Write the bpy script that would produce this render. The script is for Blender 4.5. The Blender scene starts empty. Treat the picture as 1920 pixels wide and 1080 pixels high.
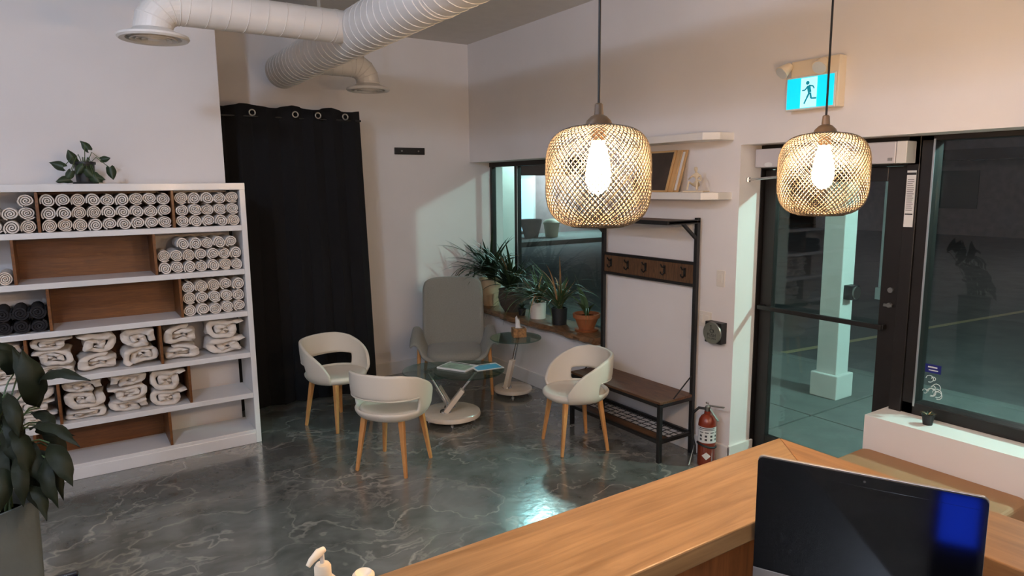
import bpy, math, random
from mathutils import Vector, Matrix
random.seed(7)
PI = math.pi
sc = bpy.context.scene
COL = sc.collection

# ------------------------------------------------------------------ camera
cam_d = bpy.data.cameras.new('camera'); cam = bpy.data.objects.new('camera', cam_d); COL.objects.link(cam)
cam_d.sensor_width = 36.0; cam_d.lens = 36.0 * 1269.3 / 1920.0; cam_d.clip_start = .02; cam_d.clip_end = 300
YAW, PITCH, ROLL = .584375, .150903, -.00973
fw = Vector((math.sin(YAW) * math.cos(PITCH), math.cos(YAW) * math.cos(PITCH), -math.sin(PITCH)))
rt = Vector((math.cos(YAW), -math.sin(YAW), 0)); up = rt.cross(fw)
r2 = rt * math.cos(ROLL) + up * math.sin(ROLL); u2 = up * math.cos(ROLL) - rt * math.sin(ROLL)
M = Matrix((r2, u2, -fw)).transposed().to_4x4(); M.translation = (0, 0, 2.0)
cam.matrix_world = M
sc.camera = cam
# ------------------------------------------------------------------ world, exposure
vs = sc.view_settings
sc.display_settings.display_device = 'sRGB'
vs.view_transform = 'Standard'; vs.look = 'None'; vs.gamma = 1.0; vs.use_curve_mapping = False
vs.exposure = 0.0
wd = bpy.data.worlds.new('night'); sc.world = wd; wd.use_nodes = True
wd.node_tree.nodes['Background'].inputs[0].default_value = (.10, .13, .2, 1)
wd.node_tree.nodes['Background'].inputs[1].default_value = .06
# light levels
PENDANT_L = 820.0; CEIL_W = 100.0; STREET_W = 460.0

# ------------------------------------------------------------------ materials
def srgb(r, g, b):
    f = lambda c: c / 12.92 if c <= .04045 else ((c + .055) / 1.055) ** 2.4
    return (f(r / 255), f(g / 255), f(b / 255), 1)
MATS = {}
def mat(name, col, rough=.6, metal=0., spec=.5, noise=0., nscale=8., bump=0., bscale=60., coat=0., sheen=0.):
    m = bpy.data.materials.new(name); m.use_nodes = True; nt = m.node_tree; b = nt.nodes['Principled BSDF']
    b.inputs['Base Color'].default_value = col; b.inputs['Roughness'].default_value = rough
    b.inputs['Metallic'].default_value = metal; b.inputs['Specular IOR Level'].default_value = spec
    b.inputs['Coat Weight'].default_value = coat
    b.inputs['Sheen Weight'].default_value = sheen
    tc = nt.nodes.new('ShaderNodeTexCoord')
    if noise:
        n = nt.nodes.new('ShaderNodeTexNoise'); n.inputs['Scale'].default_value = nscale; n.inputs['Detail'].default_value = 5
        nt.links.new(tc.outputs['Object'], n.inputs['Vector'])
        r = nt.nodes.new('ShaderNodeValToRGB')
        c = Vector(col[:3])
        r.color_ramp.elements[0].color = (*(c * (1 - noise)), 1); r.color_ramp.elements[1].color = (*(c * (1 + noise)), 1)
        r.color_ramp.elements[0].position = .3; r.color_ramp.elements[1].position = .7
        nt.links.new(n.outputs[0], r.inputs[0]); nt.links.new(r.outputs[0], b.inputs['Base Color'])
    if bump:
        n2 = nt.nodes.new('ShaderNodeTexNoise'); n2.inputs['Scale'].default_value = bscale; n2.inputs['Detail'].default_value = 3
        nt.links.new(tc.outputs['Object'], n2.inputs['Vector'])
        bm = nt.nodes.new('ShaderNodeBump'); bm.inputs['Strength'].default_value = bump; bm.inputs['Distance'].default_value = .01
        nt.links.new(n2.outputs[0], bm.inputs['Height']); nt.links.new(bm.outputs[0], b.inputs['Normal'])
    MATS[name] = m
    return m
def wood(name, c0, c1, axis=0, scale=6., rough=.4, stretch=12., coat=0., dist=1.5):
    m = bpy.data.materials.new(name); m.use_nodes = True; nt = m.node_tree; b = nt.nodes['Principled BSDF']
    tc = nt.nodes.new('ShaderNodeTexCoord'); mp = nt.nodes.new('ShaderNodeMapping')
    s = [stretch, stretch, stretch]; s[axis] = 1.0; mp.inputs['Scale'].default_value = s
    n = nt.nodes.new('ShaderNodeTexNoise'); n.inputs['Scale'].default_value = scale; n.inputs['Detail'].default_value = 7
    n.inputs['Roughness'].default_value = .62; n.inputs['Distortion'].default_value = dist
    r = nt.nodes.new('ShaderNodeValToRGB'); r.color_ramp.elements[0].color = c0; r.color_ramp.elements[1].color = c1
    r.color_ramp.elements[0].position = .3; r.color_ramp.elements[1].position = .68
    n2 = nt.nodes.new('ShaderNodeTexNoise'); n2.inputs['Scale'].default_value = 2.2; n2.inputs['Detail'].default_value = 3
    mx = nt.nodes.new('ShaderNodeMix'); mx.data_type = 'RGBA'; mx.blend_type = 'MULTIPLY'; mx.inputs[0].default_value = .5
    r2_ = nt.nodes.new('ShaderNodeValToRGB'); r2_.color_ramp.elements[0].color = (.55, .5, .45, 1); r2_.color_ramp.elements[0].position = .3; r2_.color_ramp.elements[1].position = .65
    L = nt.links
    L.new(tc.outputs['Object'], mp.inputs[0]); L.new(mp.outputs[0], n.inputs['Vector']); L.new(n.outputs[0], r.inputs[0])
    L.new(tc.outputs['Object'], n2.inputs['Vector']); L.new(n2.outputs[0], r2_.inputs[0])
    L.new(r.outputs[0], mx.inputs[6]); L.new(r2_.outputs[0], mx.inputs[7]); L.new(mx.outputs[2], b.inputs['Base Color'])
    b.inputs['Roughness'].default_value = rough; b.inputs['Coat Weight'].default_value = coat; b.inputs['Coat Roughness'].default_value = .15
    MATS[name] = m
def glass(name, tint, refl=1.5, rough=0.0):
    m = bpy.data.materials.new(name); m.use_nodes = True; nt = m.node_tree; nt.nodes.remove(nt.nodes['Principled BSDF'])
    o = nt.nodes['Material Output']; t = nt.nodes.new('ShaderNodeBsdfTransparent'); t.inputs[0].default_value = tint
    g = nt.nodes.new('ShaderNodeBsdfGlossy'); g.inputs['Roughness'].default_value = rough
    f = nt.nodes.new('ShaderNodeFresnel'); ge = nt.nodes.new('ShaderNodeNewGeometry'); mi = nt.nodes.new('ShaderNodeMix')
    mi.inputs[2].default_value = refl; mi.inputs[3].default_value = 1 / refl; nt.links.new(ge.outputs['Backfacing'], mi.inputs[0]); nt.links.new(mi.outputs[0], f.inputs[0])
    mx = nt.nodes.new('ShaderNodeMixShader')
    nt.links.new(f.outputs[0], mx.inputs[0]); nt.links.new(t.outputs[0], mx.inputs[1]); nt.links.new(g.outputs[0], mx.inputs[2])
    nt.links.new(mx.outputs[0], o.inputs[0]); MATS[name] = m
def emit(name, col, s):
    m = bpy.data.materials.new(name); m.use_nodes = True; nt = m.node_tree; b = nt.nodes['Principled BSDF']
    b.inputs['Base Color'].default_value = col; b.inputs['Emission Color'].default_value = col; b.inputs['Emission Strength'].default_value = s
    MATS[name] = m

mat('wall_paint', srgb(234, 228, 224), .62, noise=.03, nscale=1.5, bump=.03, bscale=220)
mat('ceiling_paint', srgb(222, 218, 213), .8, noise=.03)
mat('trim_white', srgb(228, 222, 214), .4, noise=.02)
mat('shelf_white', srgb(232, 230, 228), .22, noise=.015)
mat('duct_white', srgb(224, 218, 210), .38, noise=.03, nscale=5)
mat('vent_dark', srgb(60, 58, 56), .6)
mat('black_cloth', srgb(11, 10, 12), .95, bump=.15, bscale=300)
mat('black_metal', srgb(26, 25, 25), .42, noise=.1)
mat('bronze', srgb(36, 32, 30), .4, metal=.3, noise=.12)
mat('chrome', srgb(215, 215, 215), .12, metal=1.)
mat('steel', srgb(170, 168, 160), .3, metal=1., noise=.05)
mat('alu', srgb(190, 192, 194), .35, metal=.8)
mat('white_leather', srgb(222, 212, 196), .45, bump=.06, bscale=350)
mat('grey_fabric', srgb(140, 138, 128), .92, noise=.08, nscale=120, bump=.2, bscale=420, sheen=.2)
mat('towel_white', srgb(236, 225, 213), .95, noise=.05, nscale=14, bump=.5, bscale=260, sheen=.3)
mat('towel_cream', srgb(232, 216, 198), .95, noise=.05, nscale=14, bump=.5, bscale=260, sheen=.3)
mat('towel_black', srgb(34, 32, 35), .95, noise=.1, bump=.4, bscale=200)
mat('marble_base', srgb(226, 210, 190), .15, noise=.05, nscale=10, coat=.4)
mat('cream_pot', srgb(212, 186, 150), .5, noise=.05)
mat('brown_pot', srgb(74, 62, 54), .55, noise=.15)
mat('white_pot', srgb(225, 215, 204), .4, noise=.02)
mat('black_pot', srgb(30, 31, 33), .5, noise=.1)
mat('terracotta', srgb(156, 92, 52), .65, noise=.1, nscale=12)
mat('soil', srgb(48, 38, 30), .95, noise=.3, nscale=60)
mat('leaf_dark', srgb(42, 58, 34), .45, noise=.3, nscale=14)
mat('leaf_spider', srgb(70, 92, 56), .45, noise=.35, nscale=12)
mat('leaf_dry', srgb(170, 130, 90), .7, noise=.2)
mat('leaf_lily', srgb(25, 30, 14), .6, spec=.25, noise=.25, nscale=9)
mat('stem_green', srgb(70, 88, 48), .5)
mat('planter_grey', srgb(104, 109, 105), .7, noise=.1, nscale=6, bump=.1, bscale=40)
mat('crack', srgb(60, 60, 56), .9)
mat('shade_rattan', srgb(72, 65, 54), .6, noise=.08, nscale=40)
mat('brown_cap', srgb(92, 72, 52), .45)
mat('cord_black', srgb(24, 20, 18), .6)
mat('red_can', srgb(124, 42, 16), .3, noise=.05, coat=.4)
mat('rubber', srgb(22, 22, 23), .55)
mat('label_white', srgb(214, 214, 210), .6)
mat('ink', srgb(50, 50, 52), .7)
mat('sticker_blue', srgb(24, 30, 110), .5)
mat('paper_white', srgb(226, 226, 224), .55)
mat('mag_blue', srgb(70, 176, 214), .35, noise=.1, nscale=20)
mat('mag_green', srgb(150, 178, 156), .35, noise=.35, nscale=22)
mat('tissue_print', srgb(150, 108, 66), .5, noise=.55, nscale=38)
mat('bone', srgb(214, 196, 166), .6, noise=.1)
mat('dark_art', srgb(62, 52, 44), .5, noise=.3, nscale=8)
mat('frame_wood', srgb(196, 158, 108), .5, noise=.08)
mat('screen_black', srgb(9, 9, 10), .07, spec=.6)
mat('bezel_black', srgb(12, 12, 13), .25)
mat('silver', srgb(160, 155, 150), .35, metal=.6)
mat('bench_tan', srgb(160, 118, 82), .7, noise=.06, bump=.1, bscale=200)
mat('plastic_white', srgb(224, 216, 204), .4)
mat('plastic_cream', srgb(232, 214, 186), .4)
mat('concrete', srgb(98, 100, 97), .85, noise=.12, nscale=5, bump=.1, bscale=50)
mat('asphalt', srgb(82, 80, 80), .9, noise=.2, nscale=3)
mat('stucco', srgb(205, 205, 200), .85, noise=.04, nscale=6, bump=.1, bscale=80)
mat('brick_far', srgb(132, 112, 112), .9, noise=.15, nscale=4)
mat('fascia', srgb(72, 54, 48), .8)
mat('bin_cream', srgb(206, 200, 170), .6)
mat('yellow_line', srgb(150, 136, 104), .8)
mat('operator_white', srgb(206, 200, 200), .35)
emit('bulb', (1.0, .62, .32, 1), PENDANT_L)
emit('exit_cyan', srgb(0, 200, 226), .95)
emit('exit_white', srgb(170, 234, 244), .9)
emit('exit_man', srgb(0, 130, 150), .55)
emit('blue_screen', (.01, .06, 1.0, 1), 5)
emit('lit_pane', (.45, .75, .95, 1), .9)
emit('led_lantern', (.45, .95, .98, 1), 14)
emit('led_street', (.5, 1.0, .92, 1), 60)
glass('pane_glass', (.92, .955, .95, 1), 1.48)
glass('table_glass', (.62, .76, .72, 1), 1.55)
wood('counter_wood', srgb(128, 96, 60), srgb(166, 130, 88), 0, 2.2, .38, 14., .25, .8)
wood('counter_wood_y', srgb(126, 88, 52), srgb(162, 118, 74), 1, 2.2, .38, 14., .25, .8)
wood('counter_panel', srgb(110, 64, 32), srgb(150, 94, 52), 2, 3.0, .5, 9.)
wood('shelf_wood', srgb(98, 56, 20), srgb(134, 82, 32), 0, 4., .45, 14., .1)
wood('leg_wood', srgb(196, 132, 70), srgb(222, 162, 98), 2, 6., .42, 10.)
wood('rack_wood', srgb(62, 40, 26), srgb(120, 82, 52), 1, 5., .5, 12.)
wood('hook_wood', srgb(62, 42, 28), srgb(118, 84, 54), 2, 7., .5, 9.)
wood('live_edge', srgb(80, 54, 34), srgb(150, 112, 76), 1, 4., .4, 9., .15)

# floor: polished stained concrete with pale veins
def floor_material():
    m = bpy.data.materials.new('stained_concrete'); m.use_nodes = True; nt = m.node_tree; b = nt.nodes['Principled BSDF']; L = nt.links
    tc = nt.nodes.new('ShaderNodeTexCoord')
    wn = nt.nodes.new('ShaderNodeTexNoise'); wn.inputs['Scale'].default_value = 1.7; wn.inputs['Detail'].default_value = 5
    L.new(tc.outputs['Object'], wn.inputs['Vector'])
    ad = nt.nodes.new('ShaderNodeVectorMath'); ad.operation = 'MULTIPLY_ADD'; ad.inputs[1].default_value = (.55, .55, 0)
    L.new(wn.outputs['Color'], ad.inputs[0]); L.new(tc.outputs['Object'], ad.inputs[2])
    mp = nt.nodes.new('ShaderNodeMapping'); mp.inputs['Rotation'].default_value = (0, 0, .9); mp.inputs['Scale'].default_value = (1.0, 1.35, 1)
    L.new(ad.outputs[0], mp.inputs[0])
    def veins(scale, width, det):
        n = nt.nodes.new('ShaderNodeTexNoise'); n.inputs['Scale'].default_value = scale; n.inputs['Detail'].default_value = det; n.inputs['Roughness'].default_value = .55
        L.new(mp.outputs[0], n.inputs['Vector'])
        s = nt.nodes.new('ShaderNodeMath'); s.operation = 'SUBTRACT'; s.inputs[1].default_value = .5; L.new(n.outputs[0], s.inputs[0])
        a = nt.nodes.new('ShaderNodeMath'); a.operation = 'ABSOLUTE'; L.new(s.outputs[0], a.inputs[0])
        r = nt.nodes.new('ShaderNodeMapRange'); r.inputs[1].default_value = 0; r.inputs[2].default_value = width; r.inputs[3].default_value = 1; r.inputs[4].default_value = 0
        L.new(a.outputs[0], r.inputs[0]); return r
    v1 = veins(1.15, .012, 4); v2 = veins(2.3, .020, 5)
    msk = nt.nodes.new('ShaderNodeTexNoise'); msk.inputs['Scale'].default_value = 1.6; msk.inputs['Detail'].default_value = 3; L.new(tc.outputs['Object'], msk.inputs['Vector'])
    mr = nt.nodes.new('ShaderNodeMapRange'); mr.inputs[1].default_value = .42; mr.inputs[2].default_value = .68; L.new(msk.outputs[0], mr.inputs[0])
    mm = nt.nodes.new('ShaderNodeMath'); mm.operation = 'MULTIPLY'; L.new(v2.outputs[0], mm.inputs[0]); L.new(mr.outputs[0], mm.inputs[1])
    mxv = nt.nodes.new('ShaderNodeMath'); mxv.operation = 'MAXIMUM'; L.new(v1.outputs[0], mxv.inputs[0]); L.new(mm.outputs[0], mxv.inputs[1])
    ms = nt.nodes.new('ShaderNodeMath'); ms.operation = 'MULTIPLY'; L.new(mxv.outputs[0], ms.inputs[0])
    mk2 = nt.nodes.new('ShaderNodeMapRange'); mk2.inputs[1].default_value = .35; mk2.inputs[2].default_value = .7; mk2.inputs[3].default_value = .12; mk2.inputs[4].default_value = .85
    L.new(wn.outputs[0], mk2.inputs[0]); L.new(mk2.outputs[0], ms.inputs[1])
    n3 = nt.nodes.new('ShaderNodeTexNoise'); n3.inputs['Scale'].default_value = 5; n3.inputs['Detail'].default_value = 8; L.new(mp.outputs[0], n3.inputs['Vector'])
    r = nt.nodes.new('ShaderNodeValToRGB'); r.color_ramp.elements[0].color = srgb(86, 87, 83); r.color_ramp.elements[1].color = srgb(118, 119, 114)
    r.color_ramp.elements[0].position = .3; r.color_ramp.elements[1].position = .72; L.new(n3.outputs[0], r.inputs[0])
    mx = nt.nodes.new('ShaderNodeMix'); mx.data_type = 'RGBA'; L.new(ms.outputs[0], mx.inputs[0]); L.new(r.outputs[0], mx.inputs[6]); mx.inputs[7].default_value = srgb(190, 182, 172)
    L.new(mx.outputs[2], b.inputs['Base Color'])
    b.inputs['Roughness'].default_value = .26; b.inputs['Specular IOR Level'].default_value = .5; b.inputs['Coat Weight'].default_value = 1.0; b.inputs['Coat Roughness'].default_value = .12; b.inputs['Coat IOR'].default_value = 1.6
    bm = nt.nodes.new('ShaderNodeBump'); bm.inputs['Strength'].default_value = .12; bm.inputs['Distance'].default_value = .01
    n4 = nt.nodes.new('ShaderNodeTexNoise'); n4.inputs['Scale'].default_value = 16; n4.inputs['Detail'].default_value = 4; L.new(tc.outputs['Object'], n4.inputs['Vector'])
    L.new(n4.outputs[0], bm.inputs['Height']); L.new(bm.outputs[0], b.inputs['Normal']); L.new(bm.outputs[0], b.inputs['Coat Normal'])
    MATS['floor'] = m
floor_material()

# ------------------------------------------------------------------ mesh helpers
class MB:
    def __init__(s, off=(0, 0, 0)): s.v = []; s.f = []; s.off = Vector(off)
    def add(s, vs_, fs):
        n = len(s.v); s.v += [Vector(v) - s.off for v in vs_]; s.f += [tuple(n + i for i in f) for f in fs]; return s
    def box(s, x0, x1, y0, y1, z0, z1):
        v = [(x0, y0, z0), (x1, y0, z0), (x1, y1, z0), (x0, y1, z0), (x0, y0, z1), (x1, y0, z1), (x1, y1, z1), (x0, y1, z1)]
        return s.add(v, [(0, 3, 2, 1), (4, 5, 6, 7), (0, 1, 5, 4), (1, 2, 6, 5), (2, 3, 7, 6), (3, 0, 4, 7)])
    def bar(s, p0, p1, w, h=None, w1=None, h1=None, upv=(0, 0, 1)):
        p0, p1 = Vector(p0), Vector(p1); d = (p1 - p0).normalized(); u = Vector(upv)
        if abs(d.dot(u)) > .98: u = Vector((1, 0, 0))
        a = d.cross(u).normalized(); b = a.cross(d).normalized(); h = h or w; w1 = w1 or w; h1 = h1 or h
        v = []
        for p, ww, hh in ((p0, w, h), (p1, w1, h1)):
            for i, j in ((-1, -1), (1, -1), (1, 1), (-1, 1)): v.append(p + a * (i * ww / 2) + b * (j * hh / 2))
        return s.add(v, [(0, 1, 2, 3), (7, 6, 5, 4), (0, 4, 5, 1), (1, 5, 6, 2), (2, 6, 7, 3), (3, 7, 4, 0)])
    def tube(s, pts, r, n=8, caps=True, closed=False):
        pts = [Vector(p) for p in pts]; k = len(pts); rs = r if isinstance(r, (list, tuple)) else [r] * k
        v = []; a = None
        for i, p in enumerate(pts):
            if closed: d = pts[(i + 1) % k] - pts[i - 1]
            else: d = pts[min(i + 1, k - 1)] - pts[max(i - 1, 0)]
            d.normalize()
            if a is None: a = d.orthogonal().normalized()
            else: a = (a - d * a.dot(d)).normalized()
            b = d.cross(a)
            for j in range(n): t = 2 * PI * j / n; v.append(p + (a * math.cos(t) + b * math.sin(t)) * rs[i])
        f = []
        for i in range(k if closed else k - 1):
            i2 = (i + 1) % k
            for j in range(n): j2 = (j + 1) % n; f.append((i * n + j, i * n + j2, i2 * n + j2, i2 * n + j))
        if caps and not closed: f.append(tuple(range(n - 1, -1, -1))); f.append(tuple((k - 1) * n + j for j in range(n)))
        return s.add(v, f)
    def lathe(s, prof, n=24, c=(0, 0, 0), sx=1., sy=1., rfun=None):
        c = Vector(c); v = []; k = len(prof)
        for r, z in prof:
            for j in range(n):
                t = 2 * PI * j / n; q = rfun(t) if rfun else 1.
                v.append(c + Vector((r * q * sx * math.cos(t), r * q * sy * math.sin(t), z)))
        f = []
        for i in range(k - 1):
            for j in range(n): j2 = (j + 1) % n; f.append((i * n + j, i * n + j2, (i + 1) * n + j2, (i + 1) * n + j))
        if prof[0][0] > 1e-6: f.append(tuple(range(n - 1, -1, -1)))
        if prof[-1][0] > 1e-6: f.append(tuple((k - 1) * n + j for j in range(n)))
        return s.add(v, f)
    def prism(s, poly, d):            # poly: 3D points (planar), extruded by vector d
        poly = [Vector(p) for p in poly]; d = Vector(d); n = len(poly)
        return s.add(poly + [p + d for p in poly], [tuple(range(n - 1, -1, -1)), tuple(range(n, 2 * n))] + [(i, (i + 1) % n, n + (i + 1) % n, n + i) for i in range(n)])
    def grid(s, P):                   # P[i][j]
        a, b = len(P), len(P[0]); v = [p for row in P for p in row]
        return s.add(v, [(i * b + j, (i + 1) * b + j, (i + 1) * b + j + 1, i * b + j + 1) for i in range(a - 1) for j in range(b - 1)])
    def mesh(s, name):
        me = bpy.data.meshes.new(name); me.from_pydata([tuple(v) for v in s.v], [], s.f)
        import bmesh
        bm = bmesh.new(); bm.from_mesh(me); bmesh.ops.recalc_face_normals(bm, faces=bm.faces); bm.to_mesh(me); bm.free()
        return me
    def build(s, name, m, parent=None, loc=None, smooth=False, bevel=0., solid=0., sub=0, soff=0., angle=40, seg=2):
        me = s.mesh(name); me.materials.append(MATS[m] if isinstance(m, str) else m)
        o = bpy.data.objects.new(name, me); COL.objects.link(o)
        if parent: o.parent = parent
        if loc is not None: o.location = loc
        if smooth:
            for p in me.polygons: p.use_smooth = True
            if angle < 180: me.set_sharp_from_angle(angle=math.radians(angle))
        if solid: d = o.modifiers.new('thickness', 'SOLIDIFY'); d.thickness = solid; d.offset = soff
        if bevel: d = o.modifiers.new('bevel', 'BEVEL'); d.width = bevel; d.segments = seg; d.limit_method = 'ANGLE'; d.angle_limit = math.radians(35)
        if sub: d = o.modifiers.new('smooth', 'SUBSURF'); d.levels = sub; d.render_levels = sub
        return o
def tag(o, label=None, cat=None, group=None, kind=None):
    if label: o['label'] = label
    if cat: o['category'] = cat
    if group: o['group'] = group
    if kind: o['kind'] = kind
    return o
def thing(name, label, cat, loc=(0, 0, 0), rz=0, group=None):
    o = bpy.data.objects.new(name, None); o.empty_display_size = .05; COL.objects.link(o); o.location = loc; o.rotation_euler = (0, 0, rz)
    return tag(o, label, cat, group)
def copy_tree(o, parent=None, loc=None, rz=None):
    c = o.copy(); COL.objects.link(c); c.parent = parent
    if loc is not None: c.location = loc
    if rz is not None: c.rotation_euler = (0, 0, rz)
    for ch in list(o.children): copy_tree(ch, c)
    return c
def struct(o): o['kind'] = 'structure'; return o
def light(name, kind, loc, power, col, size=.1, parent=None, rot=None, spread=None, blend=None):
    l = bpy.data.lights.new(name, kind); l.energy = power; l.color = col
    if kind == 'AREA': l.shape = 'DISK'; l.size = size
    else: l.shadow_soft_size = size
    if spread and kind == 'AREA': l.spread = spread
    if kind == 'SPOT': l.spot_size = spread; l.spot_blend = blend or .5
    o = bpy.data.objects.new(name, l); COL.objects.link(o); o.location = loc
    if rot: o.rotation_euler = rot
    if parent: o.parent = parent
    return o
def text_part(name, body, size, m, parent, loc, rot, ext=.0004, align='CENTER'):
    cu = bpy.data.curves.new(name, 'FONT'); cu.body = body; cu.size = size; cu.align_x = align; cu.align_y = 'CENTER'; cu.extrude = ext
    to = bpy.data.objects.new(name + '_tmp', cu); COL.objects.link(to)
    bpy.context.view_layer.update()
    me = bpy.data.meshes.new_from_object(to.evaluated_get(bpy.context.evaluated_depsgraph_get()))
    bpy.data.objects.remove(to); bpy.data.curves.remove(cu)
    me.materials.clear(); me.materials.append(MATS[m])
    o = bpy.data.objects.new(name, me); COL.objects.link(o); o.parent = parent; o.location = loc; o.rotation_euler = rot
    return o
FACE_W = (PI / 2, 0, -PI / 2)          # text on a wall facing -x, read from inside the room

# ================================================================== ROOM SHELL
XR, XG, YB, ZC = 3.82, 4.10, 6.60, 3.50
YL, XL = 5.78, 1.11                    # left wall face, its free edge
HD = 2.25                              # underside of window and door heads
struct(MB().box(-3.0, 4.22, -3.0, 6.75, -.12, 0).build('floor', 'floor'))
struct(MB().box(-3.2, 4.4, -3.2, 6.9, ZC, ZC + .15).build('ceiling', 'ceiling_paint'))
struct(MB().box(-3.0, XL, YL, 6.6, 0, ZC).build('wall_left', 'wall_paint'))
struct(MB().box(-3.2, 4.25, YB, 6.8, 0, ZC).build('wall_back', 'wall_paint'))
struct(MB().box(-3.2, -3.0, -3.2, 6.8, 0, ZC).build('wall_far_left', 'wall_paint'))
struct(MB().box(-3.2, 4.25, -3.2, -3.0, 0, ZC).build('wall_rear', 'wall_paint'))
for bx_ in ((XR, 4.25, -3.0, YB, HD, ZC),             # above the heads
            (XR, 4.20, 4.36, YB, 0, .62),             # below window 1
            (XR, 4.20, 2.99, 4.36, 0, HD),            # pier behind the hall tree
            (XR, 4.20, -1.4, 2.04, 0, .65),           # ledge below window 2
            (XR, 4.20, -3.0, -1.4, 0, HD)):
    struct(MB().box(*bx_).build('wall_right', 'wall_paint'))
b = MB(); b.box(3.803, 3.822, 2.975, YB, 0, .14); b.box(3.803, 4.06, 2.972, 2.992, 0, .15)
struct(b.build('baseboard_right', 'trim_white', bevel=.004))
struct(MB().box(XL, 3.803, 6.582, 6.602, 0, .14).build('baseboard_back', 'trim_white', bevel=.004))
struct(MB().box(-3, XL, 5.765, 5.782, 0, .10).build('baseboard_left', 'trim_white', bevel=.004))

# window 1 (behind the plants)
w1 = struct(thing('window_1', 'tall dark framed window behind the potted plants', None, (XG, 5.4, .62)))
o = w1.location
f = MB(o)
f.box(4.07, 4.15, 4.36, 4.42, .62, HD); f.box(4.08, 4.14, 6.565, YB, .62, HD)
f.box(4.07, 4.15, 4.36, YB, .62, .68); f.box(4.07, 4.15, 4.36, YB, HD - .05, HD)
f.build('window_frame', 'bronze', w1, bevel=.004)
MB(o).box(4.085, 4.135, 6.05, 6.115, .68, HD - .05).build('mullion', 'bronze', w1, bevel=.004)
MB(o).box(4.083, 4.087, 6.052, 6.062, .68, HD - .05).build('glazing_bead', 'alu', w1)
MB(o).box(4.107, 4.113, 4.42, 6.05, .68, HD - .05).build('pane', 'pane_glass', w1)
MB(o).box(4.107, 4.113, 6.115, 6.565, .68, HD - .05).build('pane', 'pane_glass', w1)

# door 1
d1 = struct(thing('door_1', 'dark framed glass entrance door', None, (XG, 2.5, 0)))
o = d1.location
f = MB(o)
f.box(4.04, 4.17, 2.985, 3.045, 0, HD); f.box(4.04, 4.17, 1.95, 2.02, 0, HD); f.box(4.04, 4.17, 1.95, 3.045, 2.09, HD)
f.build('door_frame', 'bronze', d1, bevel=.004)
l = MB(o); l.box(4.08, 4.13, 2.89, 2.98, .01, 2.085); l.box(4.08, 4.13, 2.025, 2.14, .01, 2.085)
l.box(4.08, 4.13, 2.14, 2.89, 2.0, 2.085); l.box(4.08, 4.13, 2.14, 2.89, .01, .2)
lf = l.build('door_leaf', 'bronze', d1, bevel=.004)
MB(o).box(4.102, 4.108, 2.14, 2.89, .2, 2.0).build('pane', 'pane_glass', d1)
pb = MB(o); pb.bar((4.035, 2.96, 1.135), (4.035, 2.09, 1.135), .03, .03); pb.bar((4.035, 2.94, 1.135), (4.08, 2.94, 1.135), .03); pb.bar((4.035, 2.1, 1.135), (4.08, 2.1, 1.135), .03)
pb.build('push_bar', 'bronze', d1, bevel=.005)
k = MB(o); k.tube([(4.08, 2.075, 1.36), (4.066, 2.075, 1.36)], .016, 14); k.tube([(4.08, 2.075, 1.27), (4.06, 2.075, 1.27)], .014, 12); k.box(4.05, 4.062, 2.05, 2.10, 1.262, 1.278)
k.build('lock', 'steel', d1, smooth=True)
# door operator, arm and notices (mounted on the frame)
op = thing('door_operator', 'white automatic door operator box above the glass entrance door', 'door operator', (4.0, 2.5, 2.1))
o = op.location
MB(o).box(3.94, 4.045, 2.035, 2.965, 2.10, 2.222).build('housing', 'operator_white', op, bevel=.006)
MB(o).box(3.938, 4.045, 1.975, 2.032, 2.10, 2.222).build('end_cap', 'trim_white', op, bevel=.004)
MB(o).box(3.937, 3.94, 2.052, 2.078, 2.115, 2.132).build('badge', 'silver', op)
s_ = MB(o).lathe([(0, 0), (.03, 0), (.03, .004), (0, .004)], 20, (3.938, 2.86, 2.118), 1, 1).build('sticker', 'paper_white', op)
s_.data.transform(Matrix.Translation(Vector((3.938, 2.86, 2.118)) - o) @ Matrix.Rotation(PI / 2, 4, 'Y') @ Matrix.Scale(.5, 4, (1, 0, 0)) @ Matrix.Translation(-(Vector((3.938, 2.86, 2.118)) - o)))
MB(o).tube([(3.90, 2.985, 2.02), (3.93, 2.4, 2.06)], .009, 10).build('arm', 'chrome', op, smooth=True)
MB(o).tube([(3.93, 2.4, 2.045), (3.95, 2.4, 2.10)], .014, 10).build('pivot', 'chrome', op, smooth=True)
MB(o).tube([(3.90, 2.985, 2.005), (3.90, 2.985, 2.035)], .016, 12).build('arm_end', 'chrome', op, smooth=True)
n_ = thing('door_notice', 'narrow white printed notice strip on the dark door frame', 'notice', (4.03, 1.985, 1.70))
o = n_.location
MB(o).box(4.036, 4.039, 1.962, 2.012, 1.74, 2.06).build('sheet', 'paper_white', n_)
q = MB(o); q.box(4.0345, 4.036, 1.962, 2.012, 2.035, 2.048); q.box(4.0345, 4.036, 1.966, 2.008, 1.81, 1.817)
for i in range(16): q.box(4.0345, 4.036, 1.968 + random.random() * .012, 2.006, 1.835 + i * .0115, 1.838 + i * .0115)
q.build('print', 'ink', n_)

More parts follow.
